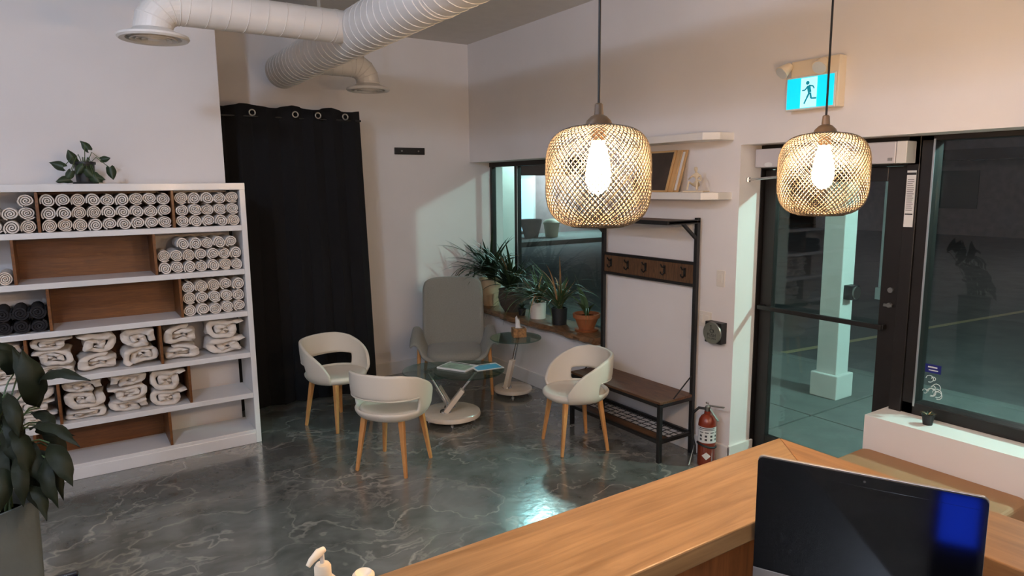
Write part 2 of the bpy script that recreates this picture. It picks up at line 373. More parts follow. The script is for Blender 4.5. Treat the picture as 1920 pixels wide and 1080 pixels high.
# window 2
w2 = struct(thing('window_2', 'large dark framed shopfront window right of the door', None, (XG, .3, .65)))
o = w2.location
f = MB(o); f.box(4.05, 4.16, 1.885, 1.95, .65, HD); f.box(4.05, 4.16, -1.4, -1.34, .65, HD); f.box(4.05, 4.16, -1.4, 1.95, .65, .72); f.box(4.05, 4.16, -1.4, 1.95, HD - .03, HD)
f.build('window_frame', 'bronze', w2, bevel=.004)
MB(o).box(4.046, 4.052, 1.878, 1.888, .70, HD - .02).build('glazing_bead', 'alu', w2)
MB(o).box(4.107, 4.113, -1.34, 1.885, .72, HD - .03).build('pane', 'pane_glass', w2)
st = thing('window_sticker', 'small blue sticker with white lettering on the big window', 'sticker', (4.104, 1.80, .9))
o = st.location
MB(o).box(4.1025, 4.105, 1.775, 1.86, .905, .955).build('film', 'sticker_blue', st)
q = MB(o); q.box(4.1015, 4.1025, 1.795, 1.845, .935, .943); q.box(4.1015, 4.1025, 1.79, 1.84, .918, .924); q.build('lettering', 'paper_white', st)
fr = MB((4.104, 1.82, .75))
for i in range(9):
    cy, cz, r = 1.775 + random.random() * .09, .755 + random.random() * .12, .010 + random.random() * .018
    fr.tube([(4.104, cy + r * math.cos(t), cz + r * math.sin(t)) for t in [j * .5 for j in range(11)]], .0022, 4)
tag(fr.build('window_decal', 'label_white', loc=(4.104, 1.82, .75)), 'frosty white curl decal in the lower window corner', 'decal')

# ================================================================== CEILING DUCT
XD, ZD, RD = 1.74, 3.01, .148
du = thing('air_duct', 'white round ceiling duct with two elbow branches and round vents', 'duct', (XD, 4.5, ZC))
o = du.location
MB(o).tube([(XD, -2.98, ZD), (XD, 6.2, ZD)], RD, 40, caps=False).build('trunk', 'duct_white', du, smooth=True)
e = MB(o).lathe([(0, .1), (RD * .9, .1), (RD * 1.01, .075), (RD * 1.01, 0)], 40, (0, 0, 0)).build('end_cap', 'duct_white', du, smooth=True)
e.data.transform(Matrix.Translation(Vector((XD, 6.18, ZD)) - o) @ Matrix.Rotation(-PI / 2, 4, 'X') @ Matrix.Translation(o))
pts = []
for i in range(int(70 * 24) + 1):
    t = i / 24; y = 6.15 - t * .095
    if y < .2: break
    pts.append((XD + RD * 1.005 * math.cos(t * 2 * PI), y, ZD + RD * 1.005 * math.sin(t * 2 * PI)))
MB(o).tube(pts, .0042, 4).build('spiral_seam', 'duct_white', du, smooth=True, angle=180)
for yy in (3.3, 1.9):
    MB(o).tube([(XD, yy, ZD), (XD, yy - .03, ZD)], RD * 1.035, 40).build('coupling_band', 'duct_white', du, smooth=True)
def branch(y, x1, r, sgn, zv):
    x0 = XD + sgn * (RD - .03)
    R = r * 1.35
    pth = [(x0, y, ZD + .01), (x1 - sgn * R, y, ZD + .01)]
    MB(o).tube(pth, r, 28, caps=False).build('branch_pipe', 'duct_white', du, smooth=True)
    MB(o).tube([(x0 + sgn * .03, y, ZD + .01), (x0 + sgn * .055, y, ZD + .01)], r * 1.03, 28).build('collar', 'duct_white', du, smooth=True)
    h = MB(o); n = int(abs(x1 - x0) / .11)
    hp = [(x0 + (x1 - sgn * R - x0) * i / (n * 16), y + r * 1.005 * math.cos(i / 16 * 2 * PI), ZD + .01 + r * 1.005 * math.sin(i / 16 * 2 * PI)) for i in range(n * 16 + 1)]
    if n: h.tube(hp, .003, 4); h.build('spiral_seam', 'duct_white', du, smooth=True, angle=180)
    cx, cz = x1 - sgn * R, ZD + .01 - R          # elbow in four gores
    el = MB(o); ep = [(cx + sgn * R * math.sin(a), y, cz + R * math.cos(a)) for a in [PI / 2 * i / 4 for i in range(5)]]
    ep.append((x1, y, zv + .02)); el.tube(ep, r, 28, caps=False); el.build('elbow', 'duct_white', du, smooth=True, angle=12)
    sm = MB(o)
    for a in [PI / 2 * i / 4 for i in range(5)]:
        c = Vector((cx + sgn * R * math.sin(a), y, cz + R * math.cos(a))); u_ = Vector((sgn * math.sin(a), 0, math.cos(a)))
        sm.tube([c + u_ * (r * 1.0 * math.cos(t)) + Vector((0, r * 1.0 * math.sin(t), 0)) for t in [2 * PI * j / 28 for j in range(28)]], .0035, 5, closed=True)
    sm.build('elbow_seam', 'duct_white', du, smooth=True, angle=180)
    v = MB(o).lathe([(r * .98, .05), (.12, .035), (.183, .012), (.186, 0), (.176, -.010), (.145, -.004), (.138, .012)], 40, (x1, y, zv)).build('diffuser', 'duct_white', du, smooth=True)
    MB(o).lathe([(.0, .02), (.14, .02)], 32, (x1, y, zv)).build('throat', 'vent_dark', v)
    for rr in (.115, .085, .055):
        MB(o).lathe([(rr - .014, .012), (rr - .014, .008), (rr + .006, -.012), (rr + .008, -.008), (rr - .010, .014)], 32, (x1, y, zv)).build('ring', 'duct_white', v, smooth=True)
    MB(o).lathe([(0, -.012), (.03, -.010), (.034, .006)], 24, (x1, y, zv)).build('ring', 'duct_white', v, smooth=True)
branch(4.42, .525, .102, -1, 2.835)
branch(5.72, 2.313, .098, 1, 2.825)
for yy in (5.2, 2.6):                             # hangers
    MB(o).box(XD - .012, XD + .012, yy - .002, yy + .002, ZD + RD, ZC).build('hanger_strap', 'alu', du)

# ================================================================== CURTAIN
cu = thing('curtain', 'floor-length black grommet curtain hanging in the alcove', 'curtain', (1.75, 6.15, 0))
o = cu.location
nx, nz = 150, 16; P = []
for i in range(nx + 1):
    u = i / nx; row = []
    for j in range(nz + 1):
        v_ = j / nz
        ph = u * 2 * PI * 7 + .6 * math.sin(u * 9)
        amp = .022 + .02 * (1 - v_) * (.5 + .5 * math.sin(u * 17))
        x = .98 + u * 1.41 + (1 - v_) * .05 * u + .018 * math.sin(ph * 2) * (1 - .5 * v_)
        y = 6.15 + amp * math.sin(ph) + .02 * math.sin(u * 5 + v_ * 2)
        z = .03 + v_ * (2.69 - .03) + (.014 * math.sin(ph * .55 + .8) if j == nz else 0)
        row.append((x, y, z))
    P.append(row)
MB(o).grid(P).build('cloth', 'black_cloth', cu, smooth=True, solid=.003, angle=180)
for gx in (1.42, 1.78, 1.98, 2.23):
    g = MB(o); g.tube([(gx + .024 * math.cos(t), 6.085, 2.625 + .024 * math.sin(t)) for t in [2 * PI * j / 20 for j in range(20)]], .0065, 8, closed=True)
    g.build('grommet', 'steel', cu, smooth=True, angle=180)
cr = thing('curtain_rod', 'thin dark rod holding the black curtain', 'curtain rod', (1.75, 6.15, 2.6))
MB(cr.location).tube([(.98, 6.15, 2.6), (2.40, 6.15, 2.6)], .010, 12).build('rod', 'black_metal', cr, smooth=True)
MB(cr.location).tube([(2.37, 6.15, 2.6), (2.37, 6.6, 2.6)], .008, 10).build('bracket', 'black_metal', cr, smooth=True)
MB(cr.location).tube([(1.13, 6.15, 2.6), (1.13, 6.6, 2.6)], .008, 10).build('bracket', 'black_metal', cr, smooth=True)

hk = thing('wall_hook_rail', 'short black hook rail on the wall above the grey armchair', 'hook rail', (3.095, 6.6, 2.33))
o = hk.location
MB(o).box(2.925, 3.265, 6.583, 6.601, 2.325, 2.395).build('plate', 'black_metal', hk, bevel=.003)
for x in (3.0, 3.19):
    MB(o).tube([(x, 6.584, 2.36), (x, 6.572, 2.36)], .008, 10).build('screw', 'steel', hk, smooth=True)

# ================================================================== TOWEL SHELF
SX0, SX1, SY0, SY1 = -1.30, 1.17, 5.40, 5.762
sh = thing('towel_shelf', 'long white open shelf unit with brown wooden dividers full of towels', 'shelf', (0, 5.58, 0))
o = sh.location
for x0, x1 in ((SX1 - .04, SX1), (SX0, SX0 + .04)): MB(o).box(x0, x1, SY0, SY1, 0, 2.035).build('side_panel', 'shelf_white', sh, bevel=.004)
ZB = [1.985, 1.68, 1.347, 1.02, .694, .369]       # board undersides
MB(o).box(SX0, SX1, SY0 - .004, SY1, 1.985, 2.036).build('top_board', 'shelf_white', sh, bevel=.004)
for z in ZB[1:]: MB(o).box(SX0 + .04, SX1 - .04, SY0 + .002, SY1, z, z + .04).build('shelf_board', 'shelf_white', sh, bevel=.004)
MB(o).box(SX0 + .04, SX1 - .04, SY0 + .002, SY1, .075, .11).build('shelf_board', 'shelf_white', sh, bevel=.003)
MB(o).box(SX0 + .04, SX1 - .04, SY0 - .003, SY0 + .02, 0, .085).build('plinth', 'shelf_white', sh, bevel=.004)
ROW = [(1.72, 1.985), (1.387, 1.68), (1.06, 1.347), (.734, 1.02), (.409, .694), (.11, .369)]
DIV = [(-.125, .675), (-.283, .535), (-.122, .678), (-.275, .522), (-.124, .69), (-.283, .535)]
for (z0, z1), (a, b_) in zip(ROW, DIV):
    for x in (a, b_): MB(o).box(x - .009, x + .009, SY0 + .012, SY1 - .01, z0, z1).build('divider', 'shelf_wood', sh, bevel=.002)
    MB(o).box(a + .009, b_ - .009, SY1 - .025, SY1 - .012, z0, z1).build('back_panel', 'shelf_wood', sh)

# rolled towels ------------------------------------------------------
def spiral_mesh(name, hw, hh, turns, depth, seed, wob=.06, n=64, nd=3, sq=2.0, k0=.16, m='towel_white', fill=.8, droop=0.):
    rnd = random.Random(seed); ph = [rnd.random() * 6.28 for _ in range(6)]
    P = []; T = turns * 2 * PI; gap = (1 - k0) / turns
    def pt(t, dk, yk):
        k = k0 + (1 - k0) * (t / T) - gap * .5 + dk
        k = max(k, .02)
        w_ = 1 + wob * (math.sin(2 * t + ph[0] + yk) + .6 * math.sin(3 * t + ph[1] - .7 * yk) + .4 * math.sin(7 * t + ph[4]) * .6)
        c, s_ = math.cos(t + ph[2]), math.sin(t + ph[2])
        e = 2 / sq
        return (hw * k * w_ * math.copysign(abs(c) ** e, c), hh * k * w_ * math.copysign(abs(s_) ** e, s_) * (1 - droop * (c * .5)))
    b = MB(); V = []; F = []
    rows = []
    for d in range(nd):
        yd = depth * d / (nd - 1)
        ring = []
        for side in (0, 1):
            for i in range(n + 1):
                t = T * i / n
                x, z = pt(t, gap * (.5 * fill if side else -.5 * fill), d * .5)
                yy = yd + (.006 * math.sin(t * .9 + ph[3]) + .008 * (i / n) if d == 0 else 0)
                ring.append((x, yy, z + hh))
        rows.append(ring)
    m_ = n + 1; V = [p for r in rows for p in r]; S = 2 * m_
    for d in range(nd - 1):
        for i in range(n):
            F.append((d * S + i, d * S + i + 1, (d + 1) * S + i + 1, (d + 1) * S + i))
            F.append((d * S + m_ + i, (d + 1) * S + m_ + i, (d + 1) * S + m_ + i + 1, d * S + m_ + i + 1))
        F.append((d * S + n, d * S + m_ + n, (d + 1) * S + m_ + n, (d + 1) * S + n)); F.append((d * S, (d + 1) * S, (d + 1) * S + m_, d * S + m_))
    for i in range(n):
        F.append((i, m_ + i, m_ + i + 1, i + 1)); q = (nd - 1) * S; F.append((q + i, q + i + 1, q + m_ + i + 1, q + m_ + i))
    b.add(V, F); me = b.mesh(name); me.materials.append(MATS[m])
    zs = [v.co.z for v in me.vertices]; me.transform(Matrix.Translation((0, 0, -min(zs))))
    for p in me.polygons: p.use_smooth = True
    me.set_sharp_from_angle(angle=math.radians(50))
    return me
ROLLS = [spiral_mesh('rolled_towel', .044, .044, 3.2 + .3 * (i % 3), .27, i, wob=.035, n=60, nd=2, fill=.64, k0=.12, m=('towel_cream' if i % 3 == 2 else 'towel_white')) for i in range(7)]
ROLL_DARK = [spiral_mesh('rolled_dark_towel', .044, .044, 3., .27, 40 + i, wob=.04, n=44, nd=2, m='towel_black') for i in range(2)]
def meshobj(name, me, loc, rz=0, sc_=(1, 1, 1)):
    ob = bpy.data.objects.new(name, me); COL.objects.link(ob); ob.location = loc; ob.rotation_euler = (0, 0, rz); ob.scale = sc_; return ob
ORD = ['first', 'second', 'third', 'fourth', 'fifth', 'sixth', 'seventh', 'eighth', 'ninth', 'tenth']
LAY = ['bottom', 'middle', 'top']
def stack(row, x0, x1, counts, sect, starts=None, ncol=None, dark=False, cream=None):
    z0, z1 = ROW[row]; ncol = ncol or max(counts); D = (x1 - x0) / ncol
    hgt = min(D * 1.04, (z1 - z0 - .012) / 3.02, .088)
    for L_, c in enumerate(counts):
        st_ = (starts or [0, 0, 0])[L_]
        for k in range(c):
            me = random.choice(ROLL_DARK if dark else ROLLS)
            dims = [max(v.co[i] for v in me.vertices) - min(v.co[i] for v in me.vertices) for i in (0, 2)]
            cx = [max(v.co[0] for v in me.vertices), min(v.co[0] for v in me.vertices)]
            s1 = D * .985 / dims[0]; s2 = hgt * .985 / dims[1] * (.97 + .03 * random.random())
            xx = x0 + D * (k + st_ + .5) - s1 * (cx[0] + cx[1]) / 2
            ob = meshobj('rolled_towel', me, (xx, SY0 + .02 + random.random() * .03, z0 + .001 + L_ * hgt), 0, (s1, 1.0, s2))
            pos = (ORD[k] + ' from the right') if sect == 'left' else (ORD[k] + ' from the left')
            if sect == 'left': pos = ORD[c - 1 - k] + ' from the right'
            tag(ob, f"{'black' if dark else 'white'} rolled towel, {ORD[row]} shelf, {sect} section, {LAY[L_]} layer, {pos}", 'towel', f'rolled towels, {sect} section of the {ORD[row]} shelf')
stack(0, -.112, .662, [9, 9, 9], 'middle')
stack(0, .690, 1.125, [5, 5, 5], 'right')
stack(0, -.50, -.140, [4, 4, 1], 'left', [0, 0, 3], 4)
stack(1, .550, 1.125, [7, 7, 5], 'right', [0, 0, 1.6], 7)
stack(1, -.56, -.298, [3], 'left', None, 3)
stack(2, .692, 1.125, [5, 5, 5], 'right')
stack(2, -.52, -.138, [4, 4], 'left', None, 4, dark=True)
# big folded towels -----------------------------------------------------
def bundle_mesh(seed):
    # a thick cloth folded over on itself a few times, crumpled
    rnd = random.Random(seed); ph = [rnd.random() * 6.28 for _ in range(12)]
    hw, hh, depth, nd, n = .118, .06, .27, 9, 84
    turns = rnd.choice([1.8, 2.1, 2.4]); T = turns * 2 * PI; k0 = .2; gap = (1 - k0) / turns
    rows = []
    for d in range(nd):
        v = d / (nd - 1); ring = []
        for side in (-1, 1):
            for i in range(n + 1):
                t = T * i / n; k = k0 + (1 - k0) * t / T - gap * .5 + side * gap * (.42 + .05 * math.sin(t * 3 + ph[5]))
                k = max(.03, k)
                w_ = 1 + .02 * math.sin(2 * t + ph[0] + v) + .022 * math.sin(3 * t + ph[1] - 2 * v) + .022 * math.sin(5 * t + ph[2] + 4 * v) + .012 * math.sin(11 * t + ph[3] + 7 * v)
                c, s_ = math.cos(t + ph[4]), math.sin(t + ph[4])
                x = hw * k * w_ * math.copysign(abs(c) ** .6, c); z = hh * k * w_ * math.copysign(abs(s_) ** .55, s_)
                z += .006 * math.sin(x * 26 + ph[6] + v * 3) + .003 * math.sin(x * 70 + v * 9 + ph[7]); x += .006 * math.sin(z * 45 + ph[8] + v * 4)
                y = depth * v + (1 - v) ** 3 * (.022 * math.sin(t * 1.3 + ph[9]) + .012 * math.sin(t * 4 + ph[10]) + .02 * (1 - i / n))
                ring.append((x, y, z))
        rows.append(ring)
    m_ = n + 1; S = 2 * m_; V = [p for r in rows for p in r]; F = []
    for d in range(nd - 1):
        a, e = d * S, (d + 1) * S
        for i in range(n): F += [(a + i, a + i + 1, e + i + 1, e + i), (a + m_ + i, e + m_ + i, e + m_ + i + 1, a + m_ + i + 1)]
        F += [(a + n, a + m_ + n, e + m_ + n, e + n), (a, e, e + m_, a + m_)]
    for i in range(n): F.append((i, m_ + i, m_ + i + 1, i + 1)); q = (nd - 1) * S; F.append((q + i, q + i + 1, q + m_ + i + 1, q + m_ + i))
    b = MB().add(V, F); me = b.mesh('folded_towel'); me.materials.append(MATS['towel_white'])
    ys_ = [v.co.y for v in me.vertices]
    me.transform(Matrix.Scale(.272 / (max(ys_) - min(ys_)), 4, (0, 1, 0)) @ Matrix.Translation((0, -min(ys_), -min(v.co.z for v in me.vertices))))
    for p in me.polygons: p.use_smooth = True
    return me
BIG = [bundle_mesh(100 + i) for i in range(9)]
def big_pile(row, xc, wdt, heights, where):
    z = ROW[row][0] + .002
    for k, h in enumerate(heights):
        me = random.choice(BIG); xs = [v.co.x for v in me.vertices]; zs = [v.co.z for v in me.vertices]
        s1 = wdt / (max(xs) - min(xs)) * (1.0 if k == 0 else .93 + .05 * random.random()); s2 = h / (max(zs) - min(zs))
        if random.random() < .5: s1 = -s1
        ob = meshobj('folded_towel', me, (xc - s1 * (max(xs) + min(xs)) / 2 + random.uniform(-.004, .004), SY0 + .03 + random.random() * .02, z), random.uniform(-.015, .015), (s1, 1, s2))
        z += h * .985
        nm = {1: ['single'], 2: ['lower', 'upper'], 3: ['bottom', 'middle', 'top']}[len(heights)][k]
        tag(ob, f'bulky white folded towel, {nm} of pile {where}', 'towel', 'bulky folded bath towels')
big_pile(3, -.412, .24, [.095, .09, .09], 'left of the left divider, fourth shelf')
big_pile(3, -.135, .255, [.075, .115, .085], 'right of the left divider, fourth shelf')
big_pile(3, .125, .255, [.125, .15], 'in the middle of the fourth shelf')
big_pile(3, .385, .24, [.135, .14], 'left of the right divider, fourth shelf')
big_pile(3, .66, .25, [.115, .15], 'right of the right divider, fourth shelf')
big_pile(3, .975, .29, [.13, .145], 'at the right end of the fourth shelf')
big_pile(4, -.26, .24, [.09, .09, .08], 'left of the left divider, fifth shelf')
big_pile(4, .02, .26, [.07, .12, .09], 'right of the left divider, fifth shelf')
big_pile(4, .288, .262, [.085, .105, .09], 'in the middle of the fifth shelf')
big_pile(4, .552, .25, [.12, .155], 'left of the right divider, fifth shelf')

# ---------------------------------------------------------------- leaves
def leaf_mesh(L, W, droop, fold=.25, n=9, curl=0., tipw=1.0, name='leaf', across=2):
    # along +x, drooping in z ; width profile ovate
    P = []
    x = z = 0.; a = droop[0]
    for i in range(n + 1):
        t = i / n; wv = W * (math.sin(PI * min(1, t ** .75)) ** .85 if tipw == 1.0 else min(1, t * 6) * (1 - t ** 2.2)) * .5
        wv = max(wv, .0006)
        nx_, nz_ = -math.sin(a), math.cos(a)
        row = []
        for j in range(-across, across + 1):
            q = j / across; row.append((x + nx_ * abs(q) * wv * fold, q * wv, z + nz_ * abs(q) * wv * fold))
        P.append(row)
        x += L / n * math.cos(a); z += L / n * math.sin(a); a = droop[0] + (droop[1] - droop[0]) * ((i + 1) / n)
    return P
def leaf(parent, base, az, L, W, d0, d1, m, fold=.25, tipw=1.0, n=9, name='leaf', twist=0., across=1, clamp=False):
    P = leaf_mesh(L, W, (d0, d1), fold, n, tipw=tipw, across=across)
    b = MB().grid(P); ob = b.build(name, m, parent, smooth=True, angle=180)
    ob.data.transform(Matrix.Translation(base) @ Matrix.Rotation(az, 4, 'Z') @ Matrix.Rotation(twist, 4, 'X'))
    if clamp:                                     # leaves rest against the wall, the glass and the sill
        pl_ = parent.location
        for v in ob.data.vertices:
            v.co.y = min(v.co.y, 6.585 - pl_.y + .003 * math.sin(v.co.z * 90)); v.co.x = min(v.co.x, 4.04 - pl_.x)
            if v.co.x + pl_.x > 3.70: v.co.z = max(v.co.z, .006 + .002 * math.sin(v.co.y * 50))
    return ob
def pot(parent, prof, m, n=28, loc=(0, 0, 0), name='pot'):
    return MB().lathe(prof, n, loc).build(name, m, parent, smooth=True)

# pothos on the shelf
pp = thing('pothos_plant', 'small pothos with heart-shaped leaves in a dark pot on the shelf top', 'plant', (.165, 5.57, 2.036), 0)
pot(pp, [(0, 0), (.075, 0), (.08, .012), (.055, .014), (.062, .13), (.07, .132), (.07, .15), (.058, .15), (.055, .12), (0, .12)], 'black_pot')
def hang_leaf(parent, c, ang, L, W, m, yaw=0.):   # heart-shaped blade seen face on, petiole end at c
    P = []
    for i in range(9):
        t = i / 8; wv = W * .5 * (max(0, math.sin(PI * (t * .92 + .08))) ** .7 * (1.25 - .75 * t)); r_ = []
        for j in (-2, -1, 0, 1, 2): r_.append((t * L - (.18 * L * abs(j) / 2 if t < .2 else 0), j / 2 * wv, -.35 * W * (j / 2) ** 2 + .10 * L * t * t))
        P.append(r_)
    ob = MB().grid(P).build('leaf', m, parent, smooth=True, angle=180)
    ob.data.transform(Matrix.Translation(c) @ Matrix.Rotation(yaw, 4, 'Z') @ Matrix.Rotation(PI / 2, 4, 'X') @ Matrix.Rotation(ang, 4, 'Z'))
    for v in ob.data.vertices: v.co.z = max(v.co.z, .004 + .004 * abs(math.sin(v.co.x * 60)))
for (dx, dz, ang, L) in [(-.125, .11, 2.75, .085), (-.06, .15, 1.9, .085), (-.085, .085, 4.2, .075), (.03, .23, 2.2, .075), (.10, .165, .2, .06), (.145, .11, -1.4, .085), (-.09, .028, 3.3, .085), (.045, .06, -1.1, .10), (.06, .045, -.3, .06), (-.01, .12, -2.2, .075), (.01, .10, -1.0, .085)]:
    q = Vector((dx, -.085 if dz < .13 else -.03, dz))
    hang_leaf(pp, q, ang, L, L * .78, 'leaf_dark', random.uniform(-.4, .4))
    mid = (dx * .5, -.03, max(dz, .13) + .05)
    MB().tube([(dx * .1, 0, .12), mid, q], .0028, 5).build('stem', 'stem_green', pp, smooth=True)

# ================================================================== TUB CHAIRS
def tub_chair():
    t = thing('tub_chair', '', 'chair', (0, 0, 0), 0, 'white tub chairs around the glass table')
    A, B = .27, .285
    N = 64; TM = 127
    def zt(th):
        a = abs(th); K = [(0, .765), (40, .760), (65, .735), (85, .69), (100, .648), (112, .60), (120, .545), (127, .487)]
        for (a0, z0), (a1, z1) in zip(K, K[1:]):
            if a <= a1: return z0 + (z1 - z0) * (a - a0) / (a1 - a0)
        return K[-1][1]
    def rad(z): 
        K = [(.395, .70), (.42, .86), (.475, .95), (.575, 1.0), (.68, 1.03), (.78, 1.035)]
        if z <= K[0][0]: return K[0][1]
        for (z0, r0), (z1, r1) in zip(K, K[1:]):
            if z <= z1: return r0 + (r1 - r0) * (z - z0) / (z1 - z0)
        return K[-1][1]
    NV = 9; rows = []
    for i in range(N + 1):
        th = -TM + 2 * TM * i / N; c = []
        for j in range(NV + 1):
            if j <= 2: z = .405 + (.475 - .405) * j / 2
            else:
                f_ = [0, .17, .34, .5, .66, .83, .94, 1.0][j - 2] if abs(th) > -1 else 0
                z = .475 + f_ * (zt(th) - .475)
            r = rad(z); a = math.radians(th)
            c.append((-A * r * math.cos(a) * (1.0 if abs(th) < 90 else 1.05), B * r * math.copysign(abs(math.sin(a)) ** .82, a), z))
        rows.append(c)
    b = MB(); V = [p for c in rows for p in c]; F = []
    for i in range(N):
        thm = abs(-TM + 2 * TM * (i + .5) / N)
        for j in range(NV):
            if thm < 72 and 2 <= j < 4: continue
            F.append((i * (NV + 1) + j, (i + 1) * (NV + 1) + j, (i + 1) * (NV + 1) + j + 1, i * (NV + 1) + j + 1))
    b.add(V, F); b.build('shell', 'white_leather', t, smooth=True, solid=.026, sub=1, angle=180)
    s = MB().lathe([(0, .388), (.60, .388), (.80, .398), (.93, .425), (.96, .45), (.90, .472), (.7, .462), (.35, .452), (0, .449)], 40, (.012, 0, 0), .262, .268)
    s.build('seat', 'white_leather', t, smooth=True, sub=1, angle=180)
    MB().tube([(-A * 1.0 * rad(.575) * math.cos(a) - .004, B * rad(.575) * math.copysign(abs(math.sin(a)) ** .82, a) * 1.03, .575 + .0) for a in [math.radians(-70 + 140 * i / 30) for i in range(31)]], .006, 6).build('piping', 'white_leather', t, smooth=True)
    for sx in (1, -1):
        for sy in (1, -1):
            MB().bar((.145 * sx, .155 * sy, .405), (.195 * sx, .205 * sy, 0.0), .042, .036, .024, .022).build('leg', 'leg_wood', t, bevel=.005)
    return t
ch = tub_chair()
for i, (x, y, a, lab) in enumerate([(1.86, 4.38, 36, 'white leather tub chair with its back to the camera, nearest the counter'),
                                    (1.83, 5.47, -66, 'white leather tub chair in front of the black curtain'),
                                    (3.165, 3.925, 165, 'white leather tub chair in front of the hall tree bench')]):
    c = ch if i == 0 else copy_tree(ch)
    c.location = (x, y, 0); c.rotation_euler = (0, 0, math.radians(a)); c['label'] = lab; c.scale = (.96, .96, .97)

# ================================================================== ARMCHAIR
ac = thing('armchair', 'grey fabric high-back armchair with wooden legs in the corner', 'chair', (3.13, 5.78, 0), math.radians(-118))
P = []
for i in range(21):                                # back panel: u across, v up
    u = -1 + 2 * i / 20; row = []
    for j in range(15):
        v_ = j / 14; z = .30 + .78 * v_
        hw = .315 - .012 * v_
        corner = max(0, v_ - .86) / .14
        z -= .05 * corner * abs(u) ** 5
        x = -.20 - .16 * v_ + .07 * abs(u) ** 2.5 * (1.15 - .5 * v_)
        row.append((x, u * hw * (1 - .05 * corner * abs(u)), z))
    P.append(row)
MB().grid(P).build('backrest', 'grey_fabric', ac, smooth=True, solid=.055, sub=1, angle=180)
prof = [(-.425, .515), (-.40, .548), (-.365, .548), (-.335, .51), (-.308, .43), (-.27, .362), (-.21, .325), (-.1, .31), (0, .308)]
prof = prof + [(-y, z) for y, z in prof[-2::-1]]
P = []
for i in range(13):
    t = i / 12; x = -.25 + .56 * t; row = []
    for y, z in prof:
        k = min(1, abs(y) / .32)
        zz = z - (.05 * k * max(0, t - .75) / .25 if z > .4 else 0) + (.015 * t if z < .4 else 0)
        if z > .42: zz += .035 * (1 - t) ** 2
        xx = x - (.10 * max(0, (z - .36) / .22) * t)
        row.append((xx, y * (1 - .03 * (1 - t)), zz))
    P.append(row)
MB().grid(P).build('seat_shell', 'grey_fabric', ac, smooth=True, solid=.035, sub=1, angle=180)
MB().lathe([(0, .335), (.93, .335), (1.0, .36), (1.0, .40), (.92, .42), (.6, .428), (0, .43)], 40, (.035, 0, 0), .275, .268, rfun=lambda t: 1 / (abs(math.cos(t)) ** 5 + abs(math.sin(t)) ** 5) ** .2).build('seat_cushion', 'grey_fabric', ac, smooth=True, angle=60)
for sx, sy in ((1, 1), (1, -1), (-1, 1), (-1, -1)):
    tx = .20 if sx > 0 else -.2; fx = .27 if sx > 0 else -.34
    MB().tube([(tx, .335 * sy * (1.0 if sx > 0 else .8), .47 if sx > 0 else .34), (fx, .355 * sy * (1 if sx > 0 else .9), 0)], [.020, .014], 12).build('leg', 'leg_wood', ac, smooth=True)

# ================================================================== GLASS TABLES
def disc(b, c, r, t):
    b.lathe([(r - .003, -t), (r, -t + .003), (r, -.003), (r - .003, 0)], 56, c)
def arm(t, p0, p1, name='arm'):
    p0, p1 = Vector(p0), Vector(p1); mid = p0.lerp(p1, .55)
    side = (p1 - p0).cross(Vector((0, 0, 1))).normalized() * .034
    a = MB().bar(p0 + side * .4, mid + side * .4, .07, .042).build('arm_cover', 'marble_base', t, bevel=.006)
    MB().tube([p0 - side * .9, p1], .017, 14).build('chrome_tube', 'chrome', t, smooth=True)
    MB().lathe([(0, 0), (.05, 0), (.046, .012), (0, .014)], 24, (p0.x, p0.y, p0.z)).build('arm_socket', 'chrome', t, smooth=True)
    MB().lathe([(0, -.012), (.035, -.012), (.042, 0), (0, 0)], 24, (p1.x, p1.y, p1.z)).build('glass_mount', 'chrome', t, smooth=True)
ct = thing('glass_coffee_table', 'two-tier swivel coffee table with round glass tops and cream disc base', 'table', (2.665, 5.0, 0))
MB().lathe([(0, .028), (.235, .028), (.252, .038), (.255, .055), (.248, .072), (.225, .08), (0, .08)], 48).build('base', 'marble_base', ct, smooth=True)
for a in (0.5, 1.75, 3.0, 4.25, 5.5): MB().lathe([(0, 0), (.018, 0), (.016, .012), (.008, .014), (.008, .03), (0, .03)], 12, (.20 * math.cos(a), .20 * math.sin(a), 0)).build('foot', 'chrome', ct, smooth=True)
u = Vector((.8346, -.5508, 0)); wv = Vector((.5508, .8346, 0))
cU = u * .16 - wv * .035; cL = -u * .155 + wv * .10
arm(ct, u * -.045 - wv * .05 + Vector((0, 0, .08)), cU + u * .07 + Vector((0, 0, .438)))
arm(ct, u * -.02 + wv * .08 + Vector((0, 0, .08)), cL - u * .05 + Vector((0, 0, .398)))
b = MB(); disc(b, (cU.x, cU.y, .45), .305, .012); b.build('upper_glass', 'table_glass', ct, smooth=True)
b = MB(); disc(b, (cL.x, cL.y, .41), .275, .012); b.build('lower_glass', 'table_glass', ct, smooth=True)
stb = thing('glass_side_table', 'round glass side table on one slanted chrome arm by the window', 'table', (3.50, 5.29, 0))
MB().lathe([(0, .028), (.17, .028), (.184, .036), (.187, .05), (.182, .064), (.165, .072), (0, .072)], 44).build('base', 'marble_base', stb, smooth=True)
for a in (0.9, 2.5, 4.1, 5.6): MB().lathe([(0, 0), (.018, 0), (.016, .012), (.008, .014), (.008, .03), (0, .03)], 12, (.145 * math.cos(a), .145 * math.sin(a), 0)).build('foot', 'chrome', stb, smooth=True)
arm(stb, u * -.06 - wv * .03 + Vector((0, 0, .072)), u * .055 - wv * .09 + Vector((0, 0, .588)))
b = MB(); disc(b, (-.075, -.165, .60), .24, .012); b.build('glass_top', 'table_glass', stb, smooth=True)

